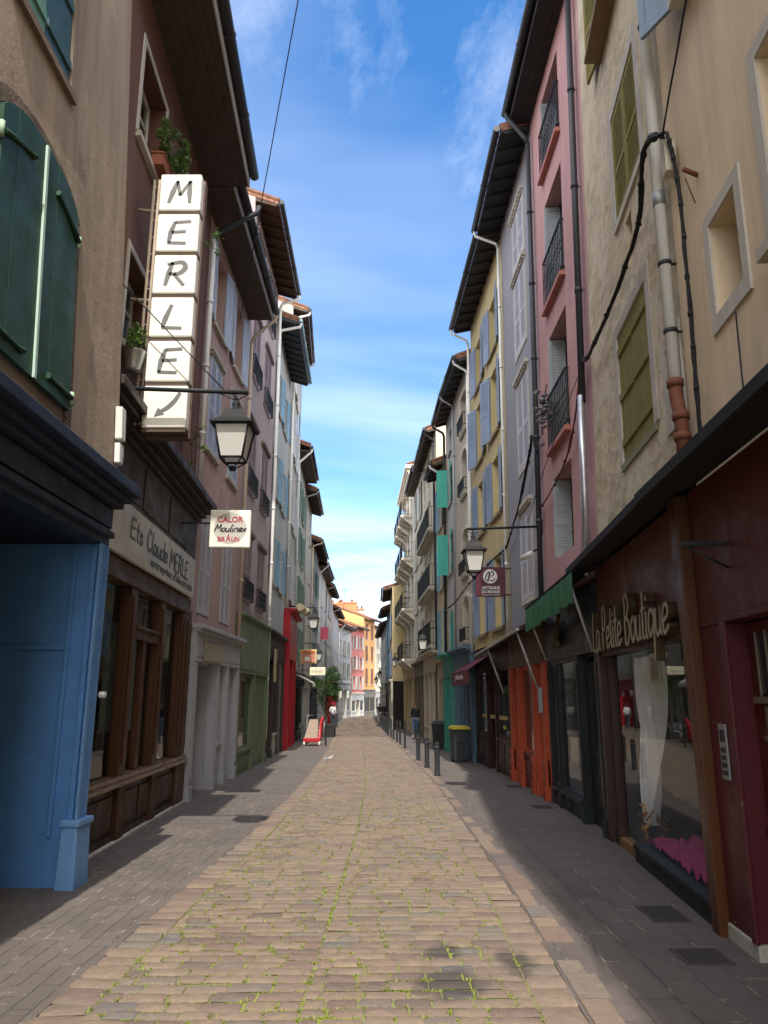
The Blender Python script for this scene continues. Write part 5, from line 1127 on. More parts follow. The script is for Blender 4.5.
for i,(lab,pts) in enumerate((('black cable bundle looping down the edge of the lavender grey house',[FR2.P(13.2,.1,5.9),FR3.P(13.5,.13,6.35),FR3.P(13.8,.12,6.15),FR3.P(15,.1,5.5),FR3.P(16.6,.1,4.9),FR3.P(17.05,.1,4.8)]),
   ('black cable running along the yellow house below its shutters',[FR3.P(17.0,.1,4.8),Vector((2.72,18.5,4.78)),Vector((2.66,20.5,4.75)),Vector((2.55,22.4,4.7)),Vector((2.42,25.4,4.5)),Vector((2.3,28.2,4.55))]),
   ('reddish cable bundle climbing across the pink house front',[FR2.P(9.9,.1,6.2),FR2.P(10.6,.08,5.4),FR2.P(11.6,.08,5.0),FR2.P(13.0,.08,4.85),FR2.P(13.35,.1,4.9)]))):
    cable(lab,pts,(.014,.015,.011)[i],(BLACK,BLACK,metal((.11,.035,.03),.6))[i],name='cable_bundle',ties=6,seed=i+3,strands=(4,3,3)[i],group='cable bundles on the right facades')
cable('thin black wire slanting down across the pink house',[FR2.P(9.85,.12,6.1),FR2.P(12,.25,5.2),FR2.P(13.3,.3,4.6)],.006)
# ornament on the railing
c=thing('railing_ornament','grey metal flower ornament fixed on the lowest pink house railing','ornament',FR2.P(12.2,.2,6.4)); rr=random.Random(2); mb=MB()
for _ in range(26): a=FR2.P(12.2+rr.gauss(0,.14),.2+rr.gauss(0,.07),6.45+rr.gauss(0,.2)); mb.lathe(a,[(.0,-.03),(.05,-.01),(.06,.02),(.0,.03)],7)
mb.build('flower',metal((.20,.21,.22),.5,.4),c); mb=MB(); mb.tube([FR2.P(12.45,.15,6.0),FR2.P(12.2,.2,6.4),FR2.P(11.95,.16,6.75)],.012,5); mb.build('stem',IRON,c)
# ================================================================== RIGHT SIDE, FURTHER
SHBL=paint((.25,.31,.43),.5,.3,'painted_shutter'); TURQ=paint((.06,.40,.32),.45,.2,'painted_shutter')
FR4=Fac((2.875,17.1),(2.66,22.3),.013,.014,1)
ops=[]
for z0_,z1_,a in ((10.5,12.0,(172,172)),(8.15,9.95,(172,160)),(5.95,7.5,(172,172)),(3.1,4.9,(172,172))):
    for s in (17.95,20.3): ops.append(dict(r=(s,s+1.0,z0_,z1_),sh=('open',SHBL),ang=a,sill=paint((.25,.2,.12),.6,.3)))
house('ochre yellow house with blue-grey shutters beside the lavender grey house',FR4,2.75,13.2,stucco((.53,.43,.22),.3,.2),ops,roof=dict(over=.55,slope=.28,sm=paint((.035,.035,.037),.6,.3),gr=.075),pipes=((22.2,PIPEW,2.7,.04),))
FS4=Fac((2.93,17.2),(2.74,22.3),0,0,1,False,True); MD=paint((.030,.008,.009),.3,.3)
S=shop('very dark maroon wooden shopfront beside the orange shopfront',FS4,17.25,22.25,2.7,MD,[('win',1.3),('door',.8),('win',1.3)],fascia=.5,corn=0,riser=.75,pil=.2,n=.06,recess=.25,transom=False)
mb=MB(); mb.fbox(FS4,18,21.5,-.005,.012,1.12,1.2); mb.build('glass_band',plain((.42,.33,.12),.5),S)
A=thing('awning','burgundy awning with white lettered valance over the dark maroon shopfront','awning',FS4.P(21,.4,2.2),'shop awnings'); BUR=plain((.10,.008,.02),.8,'burgundy_canvas'); P=Fac((2.93,17.2),(2.74,22.3),0,0,1).P
mb=MB(); mb.hexa([P(19.9,0,2.5),P(23.4,0,2.45),P(23.4,.62,2.08),P(19.9,.62,2.12),P(19.9,0,2.53),P(23.4,0,2.48),P(23.4,.62,2.1),P(19.9,.62,2.14)]); mb.build('canvas',BUR,A)
mb=MB(); mb.hexa([P(19.9,.60,1.74),P(23.4,.60,1.70),P(23.4,.615,1.70),P(19.9,.615,1.74),P(19.9,.61,2.12),P(23.4,.61,2.08),P(23.4,.625,2.08),P(19.9,.625,2.12)]); va=mb.build('valance',BUR,A)
mb=MB(); ur4=(P(19,0,2)-P(22,0,2)).normalized(); text_on(mb,'pizzeria',P(22.4,.632,1.84),ur4,zv,1.6,.20,.003); mb.build('lettering',plain((.6,.5,.5),.6),va)
for s in (20.1,23.2): mb=MB(); mb.tube([P(s,.6,2.1),P(s,.02,1.9)],.014,5); mb.build('arm',IRON,A)
FR5=Fac((2.66,22.3),(2.5,25.6),.014,.01,1); SHT=paint((.13,.22,.25),.5,.3,'painted_shutter')
ops=[dict(r=(23.2,24.35,10.1,11.5),sill=STONE,sur=CREAMP,surw=.12,rail=True,railh=.5,glass=dark_glass((.015,.022,.025)))]
for z0_,z1_ in ((7.9,9.5),(5.2,6.75),(3.05,4.55)): ops.append(dict(r=(23.2,24.35,z0_,z1_),arch=.42,sill=STONE,rail=True,railh=.45,glass=dark_glass((.015,.022,.025)),fm=SHT))
house('cream plastered house with round-headed white window surrounds on the right',FR5,2.7,12.25,stucco((.50,.43,.34),.2,.15),ops,roof=dict(over=.45,sm=paint((.05,.055,.06),.6,.3),gr=.075),pipes=((22.45,PIPEW,2.7,.04),(25.5,ZINC,2.7,.04)))
shop('steel blue painted shopfront under the cream arched-window house',Fac((2.70,22.3),(2.48,25.6),0,0,1,False,True),22.35,25.55,2.75,paint((.085,.155,.22),.45,.3),[('board',.5),('win',1),('board',.5)],fascia=.6,corn=.25,riser=.6,pil=.3,n=.12,transom=False)
FR6=Fac((2.5,25.6),(2.4,28.5),.01,.01,1)
ops=[dict(r=(26.95,27.8,z0_,z1_),sh=('open',TURQ),ang=(170,104),style='board',sill=STONE,fm=CREAMP) for z0_,z1_ in ((8.5,9.95),(5.85,7.35))]
ops.append(dict(r=(26.6,27.75,2.95,4.5),sh=('closed',TURQ),shn=-.03,arch=.4,sill=STONE,am=CREAMP)); ops.append(dict(r=(26.7,27.6,10.5,11.4),sill=STONE))
house('lavender white house with bright turquoise shutters standing open',FR6,2.7,12.2,stucco((.48,.44,.43),.25,.2),ops,roof=dict(over=.45,sm=SOFFIT,gr=.075),pipes=((28.35,IRON,2.7,.05),))
shop('turquoise green shopfront under the house with turquoise shutters',Fac((2.46,25.6),(2.34,28.5),0,0,1,False,True),25.65,28.45,2.7,paint((.045,.26,.20),.45,.25),[('board',.5),('door',.9),('board',.6)],fascia=.55,corn=.3,riser=.6,pil=.3,n=.12,recess=.3,transom=False)
FR7=Fac((2.4,28.5),(2.3,31.1),.0,.0,1)
house('low yellowish house with light blue shutters and black eave end beside the turquoise shutters',FR7,2.6,10.6,stucco((.52,.43,.25),.3,.2),grid(FR7,1,[3.0,5.6,8.1],1.0,1.7,sh=('open',SHL),sill=STONE),roof=dict(over=.45,sm=SOFFIT),pipes=((28.7,PIPEW,9.4,.05),))
shop('sandstone coloured shopfront behind the black rubbish bin',FR7.shop(.02),28.55,31.05,2.6,paint((.35,.29,.2),.6,.3),[('door',1),('win',1)],fascia=.5,riser=.5,recess=.3,transom=False)
def balcony(F,root,s0,s1,z,n,stone=None,con=True):
    m_=MB(); m_.fbox(F,s0,s1,-.02,n,z-.13,z); m_.fbox(F,s0+.03,s1-.03,-.02,n-.08,z-.2,z-.131); sl=m_.build('balcony_slab',stone or STONE,root)
    if con:
        m_=MB()
        for s in (s0+.15,(s0+s1)/2,s1-.15):
            P=F.P; m_.hexa([P(s-.08,-.02,z-.75),P(s+.08,-.02,z-.75),P(s+.08,.10,z-.62),P(s-.08,.10,z-.62),P(s-.08,-.02,z-.2),P(s+.08,-.02,z-.2),P(s+.08,n-.12,z-.2),P(s-.08,n-.12,z-.2)])
        m_.build('console',stone or STONE,sl)
    railing(F,root,s0+.03,s1-.03,z+.06,z+.95,n-.05,step=.16,curl=False)
FR8=Fac((2.3,31.1),(2.05,37.6),.0,.0,1)
h8=house('tall cream house with long iron balconies and white double windows',FR8,3.2,12.95,stucco((.60,.53,.40),.3,.2),grid(FR8,3,[3.5,5.95,8.5,10.9],1.0,1.9,sh=None,sill=None,sur=CREAMP,surw=.12,fm=WHITEP,glass=dark_glass((.20,.19,.17))),roof=dict(over=.4,sm=SOFFIT,gr=.08),pipes=((31.3,IRON,0,.05),))
for z in (3.45,5.9,8.45): balcony(FR8,h8,31.3,37.4,z,.40,con=False)
shop('tall beige stone shopfront with black doorway where a passer-by stands',FR8.shop(.02),31.2,37.5,3.1,paint((.46,.39,.29),.6,.3),[('win',1.2),('door',1),('win',1.2)],fascia=.6,corn=.3,riser=.5,pil=.35,recess=.35,transom=False)
FR8b=Fac((2.05,37.6),(1.8,43.2),.0,.0,1)
house('beige stone house with tall grey shutters beyond the iron balconies',FR8b,3.0,12.95,stucco((.58,.52,.42),.35,.2),grid(FR8b,2,[3.3,5.8,8.3,10.7],1.0,1.8,sh=('open',SHW),sill=STONE),roof=dict(over=.42,sm=SOFFIT,gr=.08,kind='flat'),detail=False)
shop('brown stone shopfront below the tall grey shutters',FR8b.shop(.02),37.7,43.1,2.9,paint((.14,.115,.08),.6,.3),[('door',1),('win',1.2),('door',1)],fascia=.5,riser=.5,recess=.3,transom=False)
FR9=Fac((1.8,43.2),(1.45,52.5),.0,.0,1); PST=stucco((.64,.59,.49),.3,.3)
h9=house('ornate pale stone house with bracketed cornice and curved balconies',FR9,3.0,15.0,PST,grid(FR9,3,[3.4,6.3,9.3,12.1],1.1,2.0,sh=None,sill=None,sur=PST,surw=.16,hood=PST,fm=WHITEP),roof=dict(over=.4,gut=None,sm=PST),detail=False)
mb=MB(); mb.fbox(FR9,43.2,52.5,.0,.5,14.75,14.98); mb.fbox(FR9,43.2,52.5,.0,.3,14.35,14.55)
for k in range(24): s=43.4+k*.38; mb.fbox(FR9,s,s+.18,.0,.42,14.551,14.749)
mb.build('cornice',PST,h9)
for z,c0 in ((3.35,43.4),(6.25,43.4),(9.25,43.4),(12.0,44.0)):
    for k in range(3 if z>6 else 2): balcony(FR9,h9,c0+k*3.05,c0+k*3.05+2.6,z,.75,PST)
shop('ochre stone shopfront with brown door under the ornate pale house',FR9.shop(.02),43.3,52.4,2.9,paint((.42,.33,.2),.6,.3),[('door',.7),('win',1),('door',.8),('win',1)],fascia=.5,riser=.5,pil=.4,recess=.3,transom=False)
F10=Fac((.60,52.5),(.5,60),0,0,1)
house('bright yellow house projecting into the street with a plain sunlit side wall',F10,2.2,8.75,stucco((.62,.50,.27),.25,.2),grid(F10,2,[2.6,5.2],1.0,1.7,sh=('open',SHBL),sill=STONE),roof=dict(over=.65,sm=SOFFIT,slope=.3),detail=False)
shop('grey stone shopfront on the street side of the bright yellow house',F10.shop(.02),52.6,59.9,2.15,STONE,[('win',1),('door',.8),('win',1)],fascia=.45,riser=.5,recess=.3,transom=False)
F11=Fac((.58,60),(.25,68),0,0,1); TEALW=stucco((.10,.20,.24),.35,.2)
house('teal plastered house with stepped black eaves in the distance',F11,2.0,8.2,TEALW,grid(F11,2,[2.5,5.0],1.0,1.6,sh=('open',SHL),sill=STONE),roof=dict(over=.7,sm=SOFFIT),detail=False)
shop('dark green shopfront under the distant teal house',F11.shop(.02),60.1,67.9,1.95,paint((.05,.07,.06),.5,.2),[('win',1),('door',.8),('win',1)],fascia=.45,riser=.4,recess=.3,transom=False)
F12=Fac((.25,68),(-.35,86),0,0,1)
house('long dull green-grey house at the far right end of the street',F12,1.8,7.6,stucco((.25,.28,.27),.35,.2),grid(F12,4,[2.3,4.8],1.0,1.6,sh=('open',SHW),sill=STONE),roof=dict(over=.6,sm=SOFFIT),detail=False)
shop('white and black shopfront under the long green-grey house',F12.shop(.02),68.1,85.9,1.75,paint((.4,.39,.36),.5,.2),[('win',1),('door',.6),('win',1),('door',.6),('win',1)],fascia=.45,riser=.4,recess=.3,transom=False)

# ================================================================== LANTERNS FURTHER ON
lantern('black lantern on a long bracket by the long iron balconies',1.61,31.2,3.98,(2.3,31.15,4.12),.8,.46)
lantern('small distant lantern before the bright yellow side wall',.72,50.5,3.9,(1.53,50.4,4.05),.8,.46)
lantern('tiny lantern near the distant teal house',-.38,66.5,3.35,(.3,66.4,3.5),.8,.46)
lantern('tiny lantern at the far right end of the street',-.78,76,3.0,(-.02,76,3.15),.8,.46)
lantern('black lantern over the pavement beside the bright red shopfront',-2.92,31,4.85,(-3.96,30.9,5.0),.82,.48)
lantern('small dark lantern above the cream hanging sign',-3.52,40.5,3.9,(-4.34,40.4,4.05),.8,.46)

# ================================================================== LEFT SIGNS, AWNING, TREE, TERRACE
FL6=Fac((-4.1,33.3),(-4.3,39))
S=projecting_sign('square hanging sign with orange and red picture beyond the red shop',FL6,33.6,.38,1.1,2.74,3.36,paint((.62,.50,.22),.4,.2),.06,(3.2,)); o3=FL6.P(33.6,.38,2.74); yv=o3.y-.042+.0
mb=MB(); mb.box(o3.x+.06,o3.x+.66,yv-.004,yv,o3.z+.05,o3.z+.44); mb.build('print',paint((.52,.22,.16),.5,.3,'print',(4,4,4)),S); mb=MB(); mb.box(o3.x+.2,o3.x+.42,yv-.008,yv-.005,o3.z+.12,o3.z+.3); mb.build('emblem',WHITEP,S); mb=MB(); mb.box(o3.x+.06,o3.x+.66,yv-.004,yv,o3.z+.48,o3.z+.57); mb.build('band',plain((.55,.13,.04),.5),S)
S=projecting_sign('long cream hanging sign above the small street tree',FL6,36.2,.65,1.4,2.28,2.66,paint((.68,.64,.46),.4,.2),.06,(2.5,)); o3=FL6.P(36.2,.65,2.28); mb=MB()
for i in range(5): stroke(mb,[(.1+i*.1,.14),(.14+i*.1,.22),(.17+i*.1,.15)],.02,Vector((o3.x,o3.y-.034-.0,o3.z)),uX,zv,Vector((0,-1,0)),.003)
mb.build('lettering',plain((.35,.33,.28),.5),S)
A=thing('awning','small white scalloped awning left of the street tree','awning',FL6.P(35,.4,1.9),'shop awnings'); mb=MB(); P=FL6.P
mb.hexa([P(34,0,2.35),P(36.5,0,2.35),P(36.5,.9,1.9),P(34,.9,1.9),P(34,0,2.38),P(36.5,0,2.38),P(36.5,.9,1.93),P(34,.9,1.93)]); mb.build('canvas',plain((.62,.60,.55),.8,'white_canvas'),A)
mb=MB(); k=20; vs=[]
for i in range(k+1): s=34+2.5*i/k; vs+=[P(s,.905,1.93),P(s,.915,1.72+.05*abs(math.sin(i*PI/2)))]
mb.add(vs,[(i*2,i*2+2,i*2+3,i*2+1) for i in range(k)]); mb.build('valance',plain((.6,.58,.53),.8,'white_canvas'),A,recalc=False)
S=projecting_sign('small oval dark sign under the white scalloped awning',FL6,33.45,.15,.6,1.75,2.05,BLACK,.05,None)
def tree(label,x,y,r,zc,rz):
    t=thing('street_tree',label,'tree',(x,y,gz(y))); b=Vector((x,y,gz(y))); rr=random.Random(7)
    m_=MB(); m_.tube([b,b+Vector((.03,0,.7)),b+Vector((0,.02,1.4)),b+Vector((.05,0,2.4))],[.07,.055,.05,.02],8)
    for _ in range(12):
        a=rr.uniform(0,2*PI); z0=rr.uniform(.9,1.8); e=Vector((x+math.cos(a)*r*.75,y+math.sin(a)*r*.75,b.z+z0+rr.uniform(.4,1.0))); m_.tube([b+Vector((0,0,z0)),b.lerp(e,.5)+Vector((0,0,z0*.5)),e],[.025,.016,.006],5)
    m_.build('trunk',paint((.07,.05,.035),.9,.3,'bark'),t)
    m_=MB()
    for _ in range(46):
        p=Vector((rr.gauss(0,1),rr.gauss(0,1),rr.gauss(0,1))).normalized()*rr.uniform(.45,1.0)
        c=(x+p.x*r*.82,y+p.y*r*.82,zc+p.z*rz*.85); leaves(m_,c,rr.uniform(.16,.34),90,.055,rr,.8,0)
    m_.build('crown',leaf_mat((.018,.042,.012),(.07,.125,.03)),t,recalc=False); return t
tree('small bushy green street tree in a dark planter on the left pavement',-3.02,40,.92,1.85,1.2)
mb=MB(); mb.box(-3.5,-2.55,39.4,40.6,gz(40),gz(40)+.62); mb.box(-3.53,-2.52,39.37,40.63,gz(40)+.55,gz(40)+.64)
for i in range(6): mb.box(-3.45+i*.16,-3.35+i*.16,39.36,39.4,gz(40)+.03,gz(40)+.54)
tag(mb.build('planter_box',paint((.03,.028,.025),.6,.3),bevel=.01),'dark wooden planter box under the small street tree','planter')
def cart(x,y):
    g_=gz(y); R_=thing('hand_cart','small red hand cart carrying a tilted cardboard panel on the left pavement','hand cart',(x,y,g_)); red=paint((.42,.02,.025),.4,.2); P_=lambda a,b,c:(x+a,y+b,g_+c)
    m_=MB(); m_.hexa([P_(-.34,-.25,.16),P_(.34,-.25,.16),P_(.36,.35,.22),P_(-.32,.35,.22),P_(-.34,-.25,.30),P_(.34,-.25,.30),P_(.36,.35,.30),P_(-.32,.35,.30)]); m_.build('bed',red,R_,bevel=.015)
    m_=MB(); m_.hexa([P_(.27,-.22,.3),P_(.36,-.22,.3),P_(.40,.42,.3),P_(.31,.42,.3),P_(.29,.05,.85),P_(.34,.05,.85),P_(.42,.45,1.12),P_(.34,.45,1.12)]); m_.build('side_panel',red,R_,bevel=.01)
    m_=MB(); m_.hexa([P_(-.30,-.12,.31),P_(.24,-.12,.31),P_(.24,-.08,.31),P_(-.30,-.08,.31),P_(-.14,.36,1.02),P_(.20,.36,1.02),P_(.20,.40,1.02),P_(-.14,.40,1.02)]); m_.build('cardboard',plain((.26,.19,.14),.8,'cardboard'),R_)
    m_=MB(); m_.tube([P_(-.3,.42,.3),P_(-.26,.52,1.18),P_(.36,.52,1.18),P_(.38,.42,.3)],.018,6); m_.build('handle',ZINC,R_)
    for a in (-.29,.32):
        w=MB(); w.tube([P_(a-.04,-.18,.10),P_(a+.04,-.18,.10)],.10,12); w.build('wheel',paint((.62,.58,.52),.5,.3),R_)
    w=MB(); w.tube([P_(-.25,.3,0.02),P_(-.25,.3,.22)],.02,6); w.tube([P_(.3,.3,0.02),P_(.3,.3,.22)],.02,6); w.build('leg',IRON,R_)
cart(-2.92,31.3)
def post(name,label,x,y,h,r,group=None,cap=True):
    o=thing(name,label,'bollard' if name=='bollard' else 'post',(x,y,gz(y)),group); m_=MB(); m_.lathe((x,y,gz(y)-.02),[(r*1.25,0),(r*1.25,.05),(r,.06),(r,h-.06),(r*.96,h-.03),(r*.7,h)],14); m_.build('shaft',metal((.014,.015,.016),.75),o)
    m_=MB(); m_.lathe((x,y,gz(y)+h*.80),[(r*1.04,0),(r*1.04,.04)],14); m_.build('band',metal((.05,.05,.055),.4),o); return o
post('metal_post','thin black post beside the red hand cart',-2.38,31.6,1.0,.04)
bl_=['nearest of the three stout black bollards on the right kerb','middle one of the three stout black bollards on the right kerb','furthest of the three stout black bollards on the right kerb']
for i,(x,y) in enumerate(((1.24,18.15),(1.13,20.4),(1.02,23.1))): post('bollard',bl_[i],x,y,.78,.062,'black bollards along the right kerb')
for i in range(13):
    y=29.5+i*2.35+(.3 if i%2 else 0); post('bollard','slim black bollard in the long distant row along the right kerb',lerp_tab(ROADR,y)+.16,y,.98,.045,'slim black bollards in the distant row')
for i,y in enumerate((44,50,56)): post('metal_post','slim dark post on the left kerb beyond the tree',lerp_tab(ROADL,y)-.15,y,1.0,.045,'slim posts on the left kerb')
def chair(label,x,y,a):
    o=thing('cafe_chair',label,'chair',(0,0,0),'cafe terrace chairs'); m_=MB(); al=metal((.30,.31,.32),.35,.6)
    for sx in (-.2,.2):
        l=MB(); l.tube([(sx,.2,0),(sx,.18,.45)],.014,6); l.build('leg',al,o); l=MB(); l.tube([(sx,-.22,0),(sx,-.2,.45),(sx*.95,-.27,.86)],.014,6); l.build('leg',al,o)
    m_.box(-.21,.21,-.2,.2,.44,.465); m_.build('seat',al,o,bevel=.01); m_=MB()
    for z in (.58,.68,.78): m_.box(-.2,.2,-.245-(z-.58)*.2,-.23-(z-.58)*.2,z,z+.06)
    m_.build('backrest',al,o); o.location=(x,y,gz(y)); o.rotation_euler=(0,0,a); return o
chair('metal cafe chair nearest the wall behind the red cart',-3.75,35.2,.4); chair('metal cafe chair facing the wall behind the red cart',-3.05,35.4,2.6); chair('metal cafe chair turned sideways before the planter box',-3.1,37.0,1.6)
def table(label,x,y):
    o=thing('cafe_table',label,'table',(x,y,gz(y))); m_=MB(); m_.lathe((x,y,gz(y)),[(.34,.71),(.35,.72),(.35,.74),(.0,.745)],18); m_.build('table_top',ZINC,o); m_=MB(); m_.lathe((x,y,gz(y)),[(.22,0),(.2,.02),(.03,.04),(.03,.71)],10); m_.build('pedestal',IRON,o)
table('small round metal cafe table behind the red cart',-3.42,36.0)
mb=MB(); P=Fac(LF[3][0],LF[3][1]).P; mb.hexa([P(55,.02,5.2),P(55.04,.02,5.2),P(55.04,.6,5.2),P(55,.6,5.2),P(55,.02,6.1),P(55.04,.02,6.1),P(55.04,.6,6.1),P(55,.6,6.1)]); tag(mb.build('banner',plain((.58,.10,.16),.7,'cloth')),'small pink banner on the whitish house front','banner')
def bin_(label,x,y,w,h,body,lid,rot=0):
    o=thing('wheelie_bin',label,'bin',(0,0,0),'rubbish bins on the right pavement'); m_=MB(); a,b=w*.40,w*.5
    m_.hexa([(-a,-a,.06),(a,-a,.06),(a,a,.06),(-a,a,.06),(-b,-b,h*.9),(b,-b,h*.9),(b,b,h*.9),(-b,b,h*.9)]); m_.box(-b-.02,b+.02,-b-.02,b+.02,h*.86,h*.905); m_.box(-b*.5,b*.5,-b-.03,-b+.01,h*.55,h*.6); m_.build('body',body,o,bevel=.02)
    m_=MB(); m_.hexa([(-b-.02,-b-.03,h*.907),(b+.02,-b-.03,h*.907),(b+.02,b+.03,h*.907),(-b-.02,b+.03,h*.907),(-b+.02,-b+.03,h*.97),(b-.02,-b+.03,h*.97),(b-.02,b-.02,h),(-b+.02,b-.02,h)]); m_.tube([(-b,b+.05,h*.93),(b,b+.05,h*.93)],.02,6); m_.build('lid',lid,o,bevel=.012)
    for sx in (-1,1): m_=MB(); m_.tube([(sx*(a-.06),a-.02,.10),(sx*(a+.0),a-.02,.10)],.10,12); m_.build('wheel',BLACK,o)
    o.location=(x,y,gz(y)); o.rotation_euler=(0,0,rot)
bin_('dark grey wheeled bin with yellow lid in front of the blue shopfront',2.2,22.4,.52,1.02,paint((.045,.05,.055),.5,.2,'plastic'),paint((.42,.34,.03),.5,.2,'plastic'),.15)
bin_('black wheeled bin standing behind the yellow-lidded bin',2.06,28.6,.52,1.02,paint((.018,.019,.02),.5,.2,'plastic'),paint((.02,.02,.022),.5,.2,'plastic'),-.2)
c=thing('drain_cover','iron drain grating nearest the boutique marble sill','drain cover',(2.22,6.55,gz(6.55)),'iron covers in the right pavement'); 
COV=metal((.065,.055,.05),.8,.0)
def cover(label,x,y,w,l,c=None):
    c=c or thing('drain_cover',label,'drain cover',(x,y,gz(y)),'iron covers in the right pavement'); z=gz(y)+.006
    m_=MB(); m_.box(x-w/2-.03,x+w/2+.03,y-l/2-.03,y+l/2+.03,z-.03,z+.004); m_.build('frame',COV,c); m_=MB(); k=9
    for i in range(k): q=y-l/2+l*(i+.5)/k; m_.box(x-w/2,x+w/2,q-l/k*.3,q+l/k*.3,z+.0041,z+.012)
    m_.build('grating',metal((.05,.042,.038),.75,.0),c)
cover('',2.2,6.4,.24,.40,c); cover('iron drain cover lowest in the right corner',2.08,5.38,.26,.26); cover('small iron cover before the black shopfront',2.55,12.7,.26,.3); cover('small iron cover before the orange shopfront',2.62,15.8,.26,.3)
# pigeon
c=thing('pigeon','white and grey pigeon standing at the left edge of the cobbles','pigeon',(-1.62,22.6,gz(22.6))); b=Vector((-1.62,22.6,gz(22.6)+.02))
me=bpy.data.meshes.new('body'); pts=[(0,0,.12),(.10,0,.13),(.17,0,.19),(.19,0,.25),(.22,0,.265),(.25,0,.255),(-.10,0,.11),(-.24,0,.08),(.0,.035,.08),(.01,.035,.0),(.05,.035,-.015),(.0,-.035,.08),(.01,-.035,.0),(.05,-.035,-.015)]
me.from_pydata([Vector(p)*.6+b-Vector(ORG[c.name]) for p in pts],[(0,1),(1,2),(2,3),(3,4),(4,5),(0,6),(6,7),(0,8),(8,9),(9,10),(0,11),(11,12),(12,13)],[])
ob=bpy.data.objects.new('body',me); COL.objects.link(ob); ob.parent=c; md=ob.modifiers.new('s','SKIN'); ob.modifiers.new('u','SUBSURF').levels=1; ob.modifiers['u'].render_levels=1
for i,r in enumerate((.075,.065,.04,.034,.028,.008,.055,.03,.012,.006,.005,.012,.006,.005)): me.skin_vertices[0].data[i].radius=(r*.6,r*.55)
me.materials.append(plain((.55,.54,.53),.7,'feathers'))
mb=MB()
for s in (-1,1): mb.add([b+Vector(p)*.6 for p in ((.09,s*.07,.15),(-.05,s*.078,.17),(-.2,s*.045,.10),(-.06,s*.076,.08),(.06,s*.074,.10))],[(0,1,2,3,4)])
mb.build('wing',plain((.25,.26,.28),.7,'feathers'),c,recalc=False)

